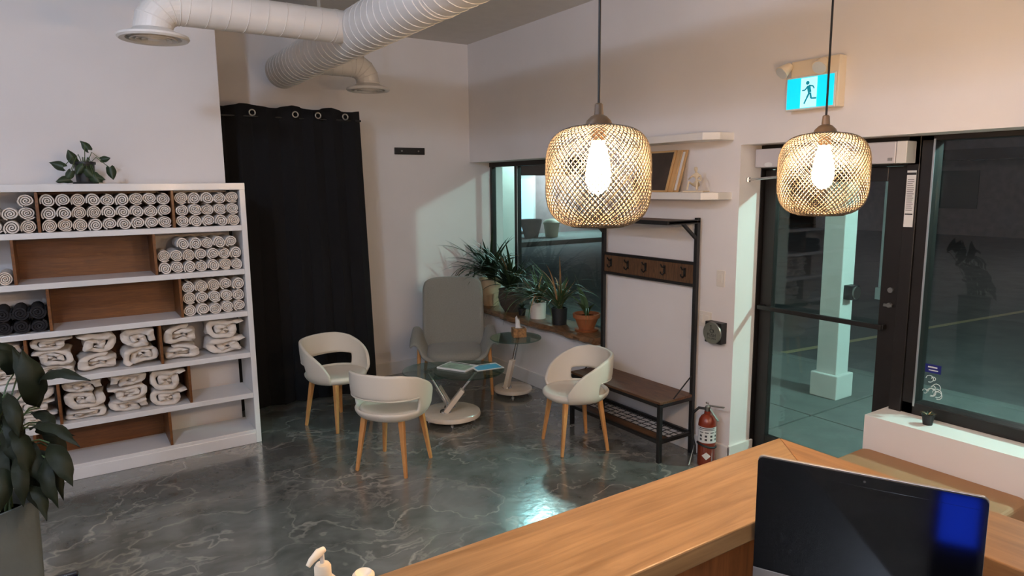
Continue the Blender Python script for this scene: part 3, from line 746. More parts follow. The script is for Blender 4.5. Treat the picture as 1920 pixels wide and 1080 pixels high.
def magazine(name, loc, rz, w_, h_, t_, cover, lab):
    g = thing(name, lab, 'magazine', loc, rz)
    MB().box(-w_ / 2, w_ / 2, -h_ / 2, h_ / 2, 0, t_).build('pages', 'paper_white', g, bevel=.001)
    MB().box(-w_ / 2, w_ / 2, -h_ / 2, h_ / 2, t_, t_ + .0012).build('cover', 'paper_white', g)
    MB().box(-w_ / 2 * .88, w_ / 2 * .88, -h_ / 2 * .86, h_ / 2 * .62, t_ + .0012, t_ + .0018).build('cover_picture', cover, g)
    MB().box(-w_ / 2 * .8, w_ / 2 * .5, h_ / 2 * .7, h_ / 2 * .84, t_ + .0012, t_ + .0018).build('title_strip', 'ink', g)
uz = math.atan2(u.y, u.x)
magazine('magazine', (2.665 + cU.x - u.x * .10 + wv.x * .06, 5.0 + cU.y - u.y * .10 + wv.y * .06, .4505), uz - .5, .29, .21, .012, 'mag_green', 'thick pale green magazine lying on the glass coffee table')
magazine('magazine', (2.665 + cU.x + u.x * .15 + wv.x * .06, 5.0 + cU.y + u.y * .15 + wv.y * .06, .4505), uz + .45, .25, .18, .004, 'mag_blue', 'thin bright blue magazine lying on the glass coffee table')
tb = thing('tissue_box', 'patterned tissue box with a white tissue on the glass side table', 'tissue box', (3.465, 5.13, .6005), uz + .2)
MB().box(-.062, .062, -.055, .055, 0, .082).build('box', 'tissue_print', tb, bevel=.003)
MB().lathe([(0, .0825), (.035, .0825), (.035, .084), (0, .084)], 20, (0, 0, 0), 1, .6).build('opening', 'paper_white', tb)
P = [[(-.03 + .06 * i / 4 * (1 - .3 * j / 4), .012 * math.sin(i * 1.6 + j * .5), .082 + .10 * j / 4 + (.03 * (i % 2) * j / 4) - .012 * i) for j in range(5)] for i in range(5)]
MB().grid(P).build('tissue', 'paper_white', tb, smooth=True, solid=.002, angle=180)

# ================================================================== LIVE-EDGE SILL + PLANTS
ys = [4.37 + (6.58 - 4.37) * i / 44 for i in range(45)]
def fe(y): return 3.72 + .022 * math.sin(y * 5.2 + .5) + .012 * math.sin(y * 13) + .008 * math.sin(y * 29) - .02 * math.sin((y - 4.37) / 2.2 * PI)
top = [[(fe(y) + .012 * math.sin(y * 31) + .018, y, .685), ] for y in ys]
b = MB((3.9, 5.4, .62))
P = []
for y in ys:
    e = fe(y)
    P.append([(4.065, y, .621), (3.84, y, .6205), (e + .03, y, .622), (e + .008 * math.sin(y * 40), y, .642), (e + .004 + .01 * math.sin(y * 23), y, .664), (e + .022, y, .680), (e + .05, y, .684), (4.065, y, .684), (4.065, y, .621)])
b.grid(P); b.add(P[0][:8], [tuple(range(8))]); b.add(P[-1][:8], [tuple(range(7, -1, -1))])
slab = b.build('window_sill_slab', 'live_edge', loc=(3.9, 5.4, .62), smooth=True, angle=30)
tag(slab, 'live-edge wooden slab forming the window sill under the potted plants', 'window sill')
SZ = .6845
def spider(name, lab, loc, potprof, potm, nleaf, Lr, top_z, seed, lean=0., dry=.08, W=.018, dirs=None, updown=(1.3, -1.0), m='leaf_spider', soil_r=.07):
    rnd = random.Random(seed); t = thing(name, lab, 'plant', loc, 0, 'potted plants on the window sill')
    pot(t, potprof, potm)
    MB().lathe([(0, top_z - .018), (soil_r, top_z - .02)], 20).build('soil', 'soil', t)
    for i in range(nleaf):
        az = rnd.random() * 2 * PI if dirs is None else rnd.uniform(*dirs)
        L = Lr * rnd.uniform(.6, 1.15)
        el = rnd.uniform(.65, 1.45)
        # keep leaves inside the recess: those pointing at the glass are short and upright
        cx = math.cos(az)
        if cx > .25: L *= (1 - .4 * cx); el = max(el, 1.25)
        leaf(t, (rnd.uniform(-.02, .02), rnd.uniform(-.02, .02), top_z - .02), az, L, W * rnd.uniform(.7, 1.2), el, el + updown[1] * rnd.uniform(.5, 2.1), 'leaf_dry' if rnd.random() < dry else m, .35, .5, 11, clamp=True)
    return t
def pprof(r0, r1, h, rim=.0, rimh=.02):
    return [(0, 0), (r0, 0), (r1 - (r1 - r0) * .15, h - rimh), (r1 + rim, h - rimh), (r1 + rim, h), (r1 - .008, h), (r1 - .012, h - .03), (0, h - .03)]
spider('spider_plant', 'bushy dark spider plant in a tall cream pot beside the armchair', (3.90, 6.32, SZ), pprof(.085, .125, .30, .004), 'cream_pot', 95, .70, .30, 3, W=.040, dry=.02, m='leaf_dark')
spider('spider_plant', 'spider plant with arching leaves in a round dark brown pot', (3.87, 5.86, SZ), [(0, 0), (.075, 0), (.12, .07), (.142, .15), (.132, .225), (.138, .24), (.126, .24), (.12, .21), (0, .21)], 'brown_pot', 85, .66, .235, 5, W=.034, dry=.05, m='leaf_dark')
sp3 = spider('spider_plant', 'drooping spider plant in a smooth white cylinder pot', (3.88, 5.40, SZ), pprof(.076, .083, .165), 'white_pot', 60, .58, .165, 11, W=.020, dry=.10)
spider('spider_plant', 'thin-leaved spider plant in a black cylinder pot', (3.87, 5.04, SZ), pprof(.070, .078, .16), 'black_pot', 80, .62, .16, 14, W=.018, dry=.2)
t5 = thing('terracotta_plant', 'sparse plant in a wide terracotta pot at the right end of the sill', 'plant', (3.89, 4.66, SZ), 0, 'potted plants on the window sill')
pot(t5, [(0, .0), (.10, .0), (.112, .018), (.085, .018), (.07, .02), (.108, .12), (.122, .122), (.126, .16), (.114, .162), (.108, .13), (0, .13)], 'terracotta')
MB().lathe([(0, .132), (.1, .132)], 20).build('soil', 'soil', t5)
for az, L, W_, e0, e1 in [(2.2, .30, .06, 1.3, .2), (1.4, .34, .07, 1.35, .5), (3.4, .28, .05, 1.2, 0), (-1.5, .2, .05, 1.3, .3), (2.8, .40, .012, 1.2, -.9), (4.0, .45, .012, 1.0, -1.2), (-2.2, .42, .012, 1.1, -1.3), (1.8, .5, .01, 1.4, .9)]:
    leaf(t5, (0, 0, .12), az, L, W_, e0, e1, 'leaf_spider', .3, 1.0 if W_ > .03 else .5, clamp=True)
t6 = thing('small_pot_plant', 'little black nursery pot squeezed between the brown and white pots', 'plant', (3.83, 5.61, SZ))
pot(t6, pprof(.03, .042, .075, .003, .012), 'black_pot')
for i in range(10): leaf(t6, (0, 0, .05), i * .63, .16, .016, 1.25, -.3 + .1 * (i % 3), 'leaf_dark', .3, .5, clamp=True)
# long trailing runners of the white-pot plant
for az, L in ((2.9, .75), (3.3, .62), (2.6, .5), (3.9, .66), (4.4, .6)):
    leaf(sp3, (0, 0, .14), az, L, .016, .75, -1.55, 'leaf_spider', .3, .5, 12, clamp=True)

# ================================================================== HALL TREE
ht = thing('hall_tree', 'black metal hall tree with rustic wood bench, hook board and top shelf', 'coat rack', (3.62, 3.805, 0))
o = ht.location
Y0, Y1, XW, XF = 3.305, 4.305, 3.778, 3.445
for y in (Y0, Y1):
    MB(o).box(XW - .015, XW + .015, y - .015, y + .015, 0, 1.757).build('post', 'black_metal', ht, bevel=.002)
    MB(o).box(XF - .015, XF + .015, y - .015, y + .015, 0, .43).build('leg', 'black_metal', ht, bevel=.002)
f = MB(o)
for z in (.425, .155):
    f.box(XF - .013, XF + .013, Y0 + .015, Y1 - .015, z - .013, z + .013); f.box(XW - .013, XW + .013, Y0 + .015, Y1 - .015, z - .013, z + .013)
    for y in (Y0, Y1): f.box(XF + .015, XW - .015, y - .013, y + .013, z - .013, z + .013)
f.build('frame_rails', 'black_metal', ht, bevel=.002)
MB(o).box(XF - .012, XW + .01, Y0 - .012, Y1 + .012, .438, .456).build('seat_board', 'rack_wood', ht, bevel=.002)
MB(o).box(XF + .013, XF + .10, Y0 + .015, Y1 - .015, .148, .166).build('shoe_board', 'rack_wood', ht, bevel=.002)
g = MB(o)
for i in range(1, 14): y = Y0 + (Y1 - Y0) * i / 14; g.tube([(XF + .10, y, .157), (XW - .013, y, .157)], .0028, 6)
for i in range(4): x = XF + .10 + (XW - XF - .12) * (i + .3) / 4; g.tube([(x, Y0 + .013, .160), (x, Y1 - .013, .160)], .0028, 6)
g.build('wire_grid', 'black_metal', ht)
for z in (1.268, 1.428): MB(o).box(XW - .012, XW + .012, Y0 + .015, Y1 - .015, z - .011, z + .011).build('cross_rail', 'black_metal', ht, bevel=.002)
hp = MB(o).box(XW - .006, XW + .008, Y0 + .015, Y1 - .015, 1.279, 1.417).build('hook_board', 'hook_wood', ht)
for i in range(5):
    y = Y0 + .10 + i * .2; k = MB(o); X_ = XW - .006
    k.box(X_ - .006, X_, y - .01, y + .01, 1.325, 1.39)
    k.tube([(X_ - .004, y, 1.375), (X_ - .03, y, 1.378), (X_ - .045, y, 1.40)], .0055, 8); k.tube([(X_ - .004, y, 1.335), (X_ - .025, y, 1.318), (X_ - .042, y, 1.330), (X_ - .045, y, 1.345)], .0055, 8)
    k.build('coat_hook', 'black_metal', hp, smooth=True)
MB(o).box(3.475, XW + .015, Y0 - .015, Y1 + .015, 1.722, 1.740).build('top_shelf', 'rack_wood', ht, bevel=.002)
tf = MB(o); tf.box(3.462, 3.482, Y0 - .015, Y1 + .015, 1.716, 1.745); tf.box(3.475, XW - .015, Y0 - .015, Y0 + .010, 1.716, 1.745); tf.box(3.475, XW - .015, Y1 - .010, Y1 + .015, 1.716, 1.745); tf.build('top_frame', 'black_metal', ht, bevel=.002)
for y in (Y0, Y1): MB(o).bar((XW, y, 1.60), (3.62, y, 1.725), .02, .02).build('brace', 'black_metal', ht)
for y in (Y0, Y1): MB(o).tube([(XW - .01, y, .60), (3.57, y, .447)], .005, 8).build('brace_rod', 'black_metal', ht)

# ================================================================== WALL SHELVES + THINGS
for z0, z1, lab in ((2.285, 2.335, 'upper white floating shelf above the picture frames'), (1.888, 1.938, 'lower white floating shelf with frames and a figurine')):
    q = MB((3.71, 3.6, z0)); q.prism([(3.822, 3.05, z0), (3.68, 3.05, z0), (3.60, 3.13, z0), (3.60, 4.1, z0), (3.822, 4.1, z0)], (0, 0, z1 - z0))
    tag(q.build('floating_shelf', 'trim_white', loc=(3.71, 3.6, z0), bevel=.004), lab, 'shelf', 'floating wall shelves')
def leaning(name, lab, x, y, t, h, d, m1, m2, cat):
    g = thing(name, lab, cat, (x, y, 1.9385)); sl = .11
    # stands on edge facing the camera, leaning away from it
    fr_ = MB(); fr_.prism([(-d / 2, 0, 0), (-d / 2, t, 0), (-d / 2, t + sl, h), (-d / 2, sl, h)], (d, 0, 0)); fr_.build('frame', m1, g, bevel=.003)
    pi_ = MB(); pi_.prism([(-d / 2 + .012, -.0006, .012), (d / 2 - .012, -.0006, .012), (d / 2 - .012, sl * .955 - .0006, h * .955), (-d / 2 + .012, sl * .955 - .0006, h * .955)], (0, -.002, 0)); pi_.build('picture', m2, g)
def leaning2(name, lab, xb, y0, y1, t, h, m1, m2):
    g = thing(name, lab, 'picture frame', (xb, (y0 + y1) / 2, 1.9385)); w_ = (y1 - y0) / 2; sl = .095
    fr_ = MB(); fr_.prism([(0, -w_, 0), (t, -w_, 0), (t + sl, -w_, h), (sl, -w_, h)], (0, 2 * w_, 0)); fr_.build('frame', m1, g, bevel=.002)
    pi_ = MB(); e_ = .014; pi_.prism([(sl * e_ / h - .0005, -w_ + e_, e_), (sl * e_ / h - .0005, w_ - e_, e_), (sl * (1 - e_ / h) - .0005, w_ - e_, h - e_), (sl * (1 - e_ / h) - .0005, -w_ + e_, h - e_)], (-.0015, 0, 0)); pi_.build('picture', m2, g)
leaning2('picture_frame', 'dark picture in a light wooden frame leaning on the lower wall shelf', 3.655, 3.50, 3.86, .014, .30, 'frame_wood', 'dark_art')
leaning2('picture_frame', 'second wooden frame leaning behind the dark picture', 3.676, 3.46, 3.84, .014, .30, 'frame_wood', 'frame_wood')
leaning2('picture_frame', 'rearmost pale wooden frame in the stack on the wall shelf', 3.697, 3.43, 3.80, .014, .30, 'frame_wood', 'paper_white')
fg = thing('skeleton_figurine', 'small cream seated skeleton figurine on the lower wall shelf', 'figurine', (3.70, 3.26, 1.9385), math.radians(-160)); fg.scale = (1.25, 1.25, 1.25)
MB().box(-.05, .05, -.06, .06, 0, .008).build('base', 'bone', fg, bevel=.002)
def skin(name, pts, edges, rads, m, parent):
    me = bpy.data.meshes.new(name); me.from_pydata(pts, edges, []); ob = bpy.data.objects.new(name, me); COL.objects.link(ob); ob.parent = parent
    ob.modifiers.new('skin', 'SKIN'); ob.modifiers.new('s', 'SUBSURF').render_levels = 1
    me.materials.append(MATS[m])
    for v_, r in zip(me.skin_vertices[0].data, rads): v_.radius = (r, r)
    me.skin_vertices[0].data[0].use_root = True
    return ob
skin('body', [(0, 0, .045), (-.004, 0, .07), (0, 0, .095), (.004, 0, .108), (.012, 0, .128), (.016, 0, .14), (.0, .024, .09), (.02, .034, .062), (.045, .02, .07), (.0, -.024, .09), (.028, -.034, .07), (.05, -.012, .085), (.0, .018, .04), (.05, .024, .062), (.06, .026, .012), (.0, -.018, .04), (.055, -.022, .058), (.068, -.026, .012), (-.01, 0, .03), (-.012, 0, .009)],
     [(0, 1), (1, 2), (2, 3), (3, 4), (4, 5), (2, 6), (6, 7), (7, 8), (2, 9), (9, 10), (10, 11), (0, 12), (12, 13), (13, 14), (0, 15), (15, 16), (16, 17), (0, 18), (18, 19)],
     [.012, .007, .014, .005, .013, .009, .006, .004, .004, .006, .004, .004, .007, .006, .005, .007, .006, .005, .008, .010], 'bone', fg)

# ================================================================== WALL FITTINGS
sw = thing('light_switch', 'single white light switch plate right of the hall tree', 'switch', (XR, 3.115, 1.30))
MB().box(-.006, .001, -.036, .036, -.02, .095).build('plate', 'plastic_white', sw, bevel=.003)
MB().box(-.010, -.005, -.016, .016, .008, .068).build('rocker', 'plastic_white', sw, bevel=.002)
sw = thing('light_switch', 'double white light switch plate beside the round push button', 'switch', (XR, 3.245, .97))
MB().box(-.006, .001, -.06, .06, 0, .115).build('plate', 'plastic_white', sw, bevel=.003)
for y in (-.026, .026): MB().box(-.010, -.005, y - .016, y + .016, .028, .088).build('rocker', 'plastic_white', sw, bevel=.002)
pbn = thing('push_button', 'round steel accessible PUSH TO OPEN button on a black box', 'push button', (XR, 3.12, .955))
MB().box(-.06, .001, -.072, .072, -.075, .075).build('box', 'black_metal', pbn, bevel=.004)
q = MB(); q.tube([(-.06, .0, 0), (-.074, 0, 0)], .078, 40); q.build('button_plate', 'steel', pbn, smooth=True, bevel=.004)
text_part('lettering', 'PUSH', .032, 'ink', pbn, (-.0745, 0, -.016), FACE_W); text_part('lettering', 'TO OPEN', .018, 'ink', pbn, (-.0745, 0, -.040), FACE_W)
q = MB(); X_ = -.0748
q.tube([(X_, -.002 + .016 * math.cos(t) * 1, .018 + .016 * math.sin(t)) for t in [math.radians(150 + 245 * i / 16) for i in range(17)]], .0022, 5)
q.tube([(X_, .006, .045), (X_, .004, .026), (X_, -.010, .026), (X_, -.018, .008), (X_, -.024, .010)], .0026, 5)
q.tube([(X_ - .0005, .007, .051), (X_ + .0015, .007, .051)], .0048, 10)
q.build('wheelchair_symbol', 'ink', pbn)
def ring_print(mb, r, zc, hh, a0, a1, n=6):
    P = [[(r * math.cos(a0 + (a1 - a0) * i / n), r * math.sin(a0 + (a1 - a0) * i / n), zc + s * hh / 2) for s in (-1, 1)] for i in range(n + 1)]
    mb.grid(P)
fe_ = thing('fire_extinguisher', 'red-brown fire extinguisher with white label by the door jamb', 'fire extinguisher', (3.705, 3.095, 0), math.radians(-140))
R_ = .062
MB().lathe([(0, 0), (R_ - .004, 0), (R_, .006), (R_, .30), (R_ * .93, .335), (R_ * .7, .362), (.024, .376), (.022, .40), (0, .40)], 36).build('cylinder', 'red_can', fe_, smooth=True)
b = MB(); ring_print(b, R_ + .0012, .238, .115, -1.5, 1.5, 24); lb = b.build('label', 'label_white', fe_, smooth=True)
b = MB()
for i in range(3):
    for k in range(4):
        a = -.9 + k * .6; ring_print(b, R_ + .002, .205 + i * .026, .015 if i < 2 else .006, a + .08, a + (.34 if i < 2 else .5), 3)
ring_print(b, R_ + .002, .287, .006, -.9, .9, 10); ring_print(b, R_ + .002, .275, .004, -1.1, 1.0, 10)
b.build('print', 'ink', lb)
b = MB(); P = [[((R_ + .0015) * math.cos(a), (R_ + .0015) * math.sin(a), .085 + s * (.028 - abs(a) * .055)) for s in (-1, 1)] for a in [(-.5 + i / 10) for i in range(11)]]
b.grid(P); b.build('hazard_label', 'label_white', fe_, smooth=True)
b = MB(); b.lathe([(0, .395), (.018, .395), (.02, .43), (.012, .44), (0, .44)], 16); b.build('valve', 'steel', fe_, smooth=True)
MB().bar((-.01, .0, .437), (.06, .11, .452), .018, .010).build('lever', 'steel', fe_, bevel=.003)
MB().bar((.0, .012, .42), (.05, .075, .345), .018, .006).build('carry_handle', 'steel', fe_, bevel=.002)
MB().tube([(0, 0, .448), (0, 0, .46), (.012, -.01, .462)], .007, 8).build('safety_pin', 'chrome', fe_, smooth=True)
MB().tube([(0, -.015, .415), (0, -.06, .418), (0, -.098, .38), (.0, -.108, .30), (.005, -.10, .20), (.012, -.082, .14), (.02, -.078, .075)], .010, 10).build('hose', 'rubber', fe_, smooth=True)
MB().tube([(R_ * 1.03 * math.cos(a), R_ * 1.03 * math.sin(a), .155 - .012 * math.sin(a * 1.2)) for a in [-1.4 + 2.9 * i / 14 for i in range(15)]], .008, 8).build('strap', 'rubber', fe_, smooth=True)
MB().prism([(.06, -.085, .16), (.075, -.088, .15), (.085, -.12, .015), (.055, -.11, .012)], (.002, .001, 0)).build('inspection_tag', 'label_white', fe_)
# exit sign
ex = thing('exit_sign', 'cyan lit running-man exit sign with two emergency lamp heads', 'exit sign', (XR, 2.45, 2.44))
XB = -.07
MB().box(XB, .001, -.165, .145, -.012, .275).build('housing', 'plastic_cream', ex, bevel=.006)
MB().box(XB - .012, XB, -.155, .165, -.014, .182).build('face_frame', 'plastic_white', ex, bevel=.004)
fc = MB().box(XB - .014, XB - .011, -.145, .155, -.004, .172).build('face', 'exit_cyan', ex)
MB().prism([(XB - .0145, .062, -.002), (XB - .0145, -.042, -.002), (XB - .0145, -.042, .168), (XB - .0145, .062, .168)], (-.0015, 0, 0)).build('doorway', 'exit_white', fc)
mn = MB(); X_ = XB - .0165
def seg(a, b_, w_): mn.bar((X_, a[0], a[1]), (X_, b_[0], b_[1]), w_, .0015, upv=(1, 0, 0))
mn.tube([(X_ - .001, .018, .138), (X_ + .001, .018, .138)], .011, 16)
seg((.012, .122), (.002, .082), .022); seg((.014, .12), (.034, .098), .008); seg((.034, .098), (.052, .098), .007); seg((.008, .122), (-.016, .118), .008); seg((-.016, .118), (-.026, .102), .007)
seg((.004, .082), (.018, .055), .011); seg((.018, .055), (.036, .020), .009); seg((-.002, .08), (-.008, .048), .011); seg((-.008, .048), (-.042, .046), .009)
mn.build('running_man', 'exit_man', fc)
for y, ty in ((.155, .04), (-.075, 0.)):
    hd = MB(); c = Vector((XB - .03, y, .235)); d = Vector((-.75, .25 if y > 0 else -.1, -.6)).normalized()
    hd.tube([c - d * .03, c + d * .005, c + d * .045], [.022, .032, .042], 20); hl = hd.build('lamp_head', 'plastic_cream', ex, smooth=True)
    MB().tube([c + d * .0445, c + d * .047], .038, 20).build('lens', 'label_white', hl, smooth=True)
    MB().tube([c - d * .02, (XB + .002, y * .9, .235)], .010, 8).build('bracket', 'plastic_cream', hl)

# ================================================================== PENDANTS
def pendant():
    t = thing('pendant_lamp', '', 'pendant lamp', (0, 0, 0), 0, 'woven pendant lamps over the counter')
    R, H, n_ = .130, .250, 3.4
    prof = []
    for i in range(35):
        ph = math.radians(-72 + (90 + 72 - 8) * i / 34)
        prof.append((R * max(0, math.cos(ph)) ** (2 / n_), H / 2 * math.copysign(abs(math.sin(ph)) ** (2 / n_), ph)))
    al = [0.]
    for (r0, z0), (r1, z1) in zip(prof, prof[1:]): al.append(al[-1] + math.hypot(r1 - r0, z1 - z0))
    b = MB(); NS = 58; tw = 2.3
    for sgn in (1, -1):
        for k in range(NS):
            pts = []
            for (r, z), s in zip(prof, al):
                a = 2 * PI * k / NS + sgn * tw * (s / al[-1] - .5); rr = r + sgn * .0008
                pts.append((rr * math.cos(a), rr * math.sin(a), z))
            b.tube(pts, .00135, 4, caps=False)
    for i in (0, -1): b.tube([(prof[i][0] * math.cos(t_), prof[i][0] * math.sin(t_), prof[i][1]) for t_ in [2 * PI * j / 48 for j in range(48)]], .0028, 6, closed=True)
    b.build('woven_shade', 'shade_rattan', t)
    MB().lathe([(0, .128), (.034, .126), (.030, .136), (.020, .146), (.012, .150), (.010, .175), (.007, .178), (0, .178)], 24).build('cap', 'brown_cap', t, smooth=True)
    MB().lathe([(0, .127), (.018, .127), (.018, .088), (0, .088)], 20).build('socket', 'brown_cap', t, smooth=True)
    MB().lathe([(0, -.043), (.012, -.041), (.024, -.030), (.031, -.010), (.0315, .008), (.027, .04), (.021, .066), (.017, .078), (.0165, .09), (0, .09)], 24).build('bulb', 'bulb', t, smooth=True)
    return t
pd = pendant()
for i, (x, y, z, lab) in enumerate([(1.122, 1.303, 2.018, 'nearer woven rattan pendant lamp, left of the two'), (1.957, 1.226, 2.022, 'farther woven rattan pendant lamp, right, in front of the door')]):
    c = pd if i == 0 else copy_tree(pd)
    c.location = (x, y, z); c['label'] = lab
    MB().tube([(0, 0, .175), (0, 0, ZC - z)], .0032, 8).build('cord', 'cord_black', c)
    MB().lathe([(0, ZC - z - .03), (.05, ZC - z - .025), (.055, ZC - z), (0, ZC - z)], 24).build('ceiling_rose', 'brown_cap', c, smooth=True)

# ================================================================== COUNTER
CT = 1.10; OY, IY, OX, IX = 1.40, 1.065, 2.065, 1.79
ctr = thing('reception_counter', 'L-shaped honey wood reception counter with mitred corner', 'counter', (1.2, 1.2, 0))
o = ctr.location
MB(o).prism([(-1.0, IY, CT - .055), (IX, IY, CT - .055), (OX, OY, CT - .055), (-1.0, OY, CT - .055)], (0, 0, .055)).build('counter_top', 'counter_wood', ctr, bevel=.004)
MB(o).prism([(IX + .0005, IY - .0005, CT - .055), (IX + .0005, -1.2, CT - .055), (OX, -1.2, CT - .055), (OX, OY - .0015, CT - .055)], (0, 0, .055)).build('counter_top', 'counter_wood_y', ctr, bevel=.004)
p = MB(o); p.box(-1.0, 2.03, 1.20, 1.36, 0, CT - .055); p.box(1.88, 2.03, -1.2, 1.20, 0, CT - .055); p.build('front_panel', 'counter_panel', ctr)
d = MB(o); d.box(-1.0, 1.88, .52, 1.20, .715, .745); d.box(1.25, 1.88, -1.0, .52, .715, .745); d.build('desk_top', 'bezel_black', ctr, bevel=.003)
lg = MB(o); lg.box(-1.0, -.96, .54, 1.2, 0, .715); lg.box(1.27, 1.88, -.98, -.94, 0, .715); lg.build('desk_support', 'counter_panel', ctr)

# monitor
mo = thing('computer_monitor', 'black all-in-one computer screen standing behind the counter', 'monitor', (1.580, .832, .7455), math.radians(-154.67))
# local +x faces the viewer, y along the width
Wm, zt_, zb_ = .50, 1.289 - .7455, .978 - .7455
def rrect(x, w_, z0, z1, r, n=5):
    pts = []
    for cy, cz, a0 in ((w_ / 2 - r, z1 - r, 0), (-w_ / 2 + r, z1 - r, PI / 2), (-w_ / 2 + r, z0 + .001, PI), (w_ / 2 - r, z0 + .001, 1.5 * PI)):
        for i in range(n + 1):
            a = a0 + PI / 2 * i / n
            rr = r if a0 < 2 else .001
            pts.append((x, (w_ / 2 - rr if cy > 0 else -w_ / 2 + rr) + rr * math.cos(a), (cz if a0 < 2 else z0 + .001) + rr * math.sin(a)))
    return pts
MB().prism(rrect(-.004, Wm, zb_, zt_, .014), (.008, 0, 0)).build('glass_front', 'screen_black', mo)
MB().prism(rrect(-.014, Wm + .003, zb_ - .075, zt_ + .0015, .014), (.010, 0, 0)).build('back_shell', 'silver', mo, bevel=.002)
MB().box(-.004, .004, -Wm / 2, Wm / 2, zb_ - .075, zb_ - .001).build('chin', 'silver', mo, bevel=.001)
MB().box(.0042, .0046, -Wm / 2 + .018, Wm / 2 - .018, zb_ + .012, zt_ - .028).build('display', 'screen_black', mo)
MB().tube([(.0040, 0, zt_ - .014), (.0048, 0, zt_ - .014)], .003, 10).build('webcam', 'vent_dark', mo)
sd = MB(); sd.bar((-.02, 0, .25), (-.10, 0, .01), .16, .008, upv=(1, 0, 0)); sd.box(-.12, .05, -.09, .09, 0, .008); sd.build('stand', 'silver', mo, bevel=.002)
kb = thing('keyboard', 'dark computer keyboard on the desk in front of the screen', 'keyboard', (1.37, .73, .7455), math.radians(-154.67))
MB().box(-.06, .06, -.20, .20, 0, .015).build('case', 'bezel_black', kb, bevel=.003)
kk = MB()
for i in range(5):
    for j in range(14): kk.box(-.052 + i * .021, -.052 + i * .021 + .017, -.19 + j * .0272, -.19 + j * .0272 + .023, .015, .019)
kk = kk.build('keys', 'vent_dark', kb); kk['kind'] = 'stuff'
pa = MB((1.35, .98, .745)); pa.box(1.22, 1.43, .90, 1.05, .7455, .747); tag(pa.build('paper_sheet', 'paper_white', loc=(1.35, .98, .745)), 'white sheet of paper lying on the dark desk', 'paper')

# pump bottle, jar and terminal on the counter
bt = thing('pump_bottle', 'cream pump bottle at the lower edge, left of the counter front', 'bottle', (.368, 1.245, CT), math.radians(200))
MB().lathe([(0, 0), (.036, 0), (.04, .006), (.04, .09), (.036, .115), (.022, .132), (.017, .136), (.017, .14), (0, .14)], 32).build('body', 'plastic_white', bt, smooth=True)
MB().lathe([(0, .138), (.0165, .138), (.0165, .158), (.013, .164), (.006, .166), (0, .166)], 24).build('collar', 'plastic_cream', bt, smooth=True)
MB().tube([(0, 0, .164), (0, 0, .185)], .0045, 10).build('stem', 'plastic_white', bt, smooth=True)
MB().tube([(-.006, 0, .192), (.008, 0, .190), (.025, 0, .182), (.034, 0, .174)], [.006, .009, .007, .005], 10).build('nozzle', 'plastic_cream', bt, smooth=True)
jr = thing('cream_jar', 'small white jar peeking in at the bottom edge beside the pump bottle', 'jar', (.447, 1.235, CT))
MB().lathe([(0, 0), (.026, 0), (.028, .004), (.028, .08), (.024, .092), (0, .092)], 28).build('body', 'plastic_white', jr, smooth=True)
MB().lathe([(.020, .092), (.0225, .096), (.0225, .118), (.017, .124), (.013, .120), (0, .114)], 28).build('rim', 'plastic_cream', jr, smooth=True)

# ================================================================== LEDGE BENCH + small pot
be = thing('window_bench', 'tan upholstered bench with rounded corners below the big window', 'bench', (3.6, .9, 0))
o = be.location
def rpoly(x0, x1, y0, y1, r, z, n=6):
    pts = []
    for cx, cy, a0 in ((x1 - r, y1 - r, 0), (x0 + r, y1 - r, PI / 2), (x0 + r, y0 + r, PI), (x1 - r, y0 + r, 1.5 * PI)):
        pts += [(cx + r * math.cos(a0 + PI / 2 * i / n), cy + r * math.sin(a0 + PI / 2 * i / n), z) for i in range(n + 1)]
    return pts
MB(o).prism(rpoly(3.36, 3.815, 1.20, 2.03, .05, .34), (0, 0, .12)).build('seat_cushion', 'bench_tan', be, bevel=.02, seg=3)
MB(o).prism(rpoly(3.39, 3.79, 1.23, 2.0, .04, .03), (0, 0, .31)).build('base', 'bench_tan', be, bevel=.004)
for x in (3.42, 3.75):
    for y in (1.28, 1.95): MB(o).tube([(x, y, 0), (x, y, .035)], .02, 10).build('foot', 'black_metal', be)
lp = thing('small_ledge_pot', 'tiny black pot with dry plant on the white window ledge', 'plant', (3.945, 1.752, .65))
pot(lp, pprof(.024, .032, .06, .002, .01), 'black_pot', 20)
for i in range(12): leaf(lp, (0, 0, .045), i * .55, .05, .008, .9, -.2 - .1 * (i % 3), 'leaf_dry' if i % 3 == 0 else 'leaf_dark', .3, .5, 5)

# ================================================================== FOREGROUND PEACE LILY
PLX, PLY, PT = -.345, 3.424, .70
pl = thing('peace_lily', 'large dark peace lily in a tall cracked grey planter at the left edge', 'plant', (PLX, PLY, 0))
def sqr(t): return 1 / (abs(math.cos(t - .58)) ** 8 + abs(math.sin(t - .58)) ** 8) ** (1 / 8)
pl_pot = MB().lathe([(0, 0), (.098, 0), (.102, .01), (.116, .45), (.12, PT - .03), (.127, PT), (.115, PT), (.11, PT - .05), (0, PT - .05)], 48, rfun=sqr).build('planter', 'planter_grey', pl, smooth=True)
rn = random.Random(5)
ck = MB()
for a0, pts in ((-1.75, [(0, .64), (.03, .55), (-.01, .47), (.05, .40), (.02, .30)]), (-1.2, [(0, .66), (.04, .5), (0, .38)]), (-1.75, [(.0, .52), (-.14, .525), (-.3, .51)])):
    ck.tube([((.1195 * sqr(a0 + a)) * math.cos(a0 + a) * (.86 + .2 * z), (.1195 * sqr(a0 + a)) * math.sin(a0 + a) * (.86 + .2 * z), z) for a, z in pts], .0016, 4)
ck.build('crack_lines', 'crack', pl_pot)
MB().lathe([(0, PT - .045), (.10, PT - .045)], 24).build('soil', 'soil', pl)
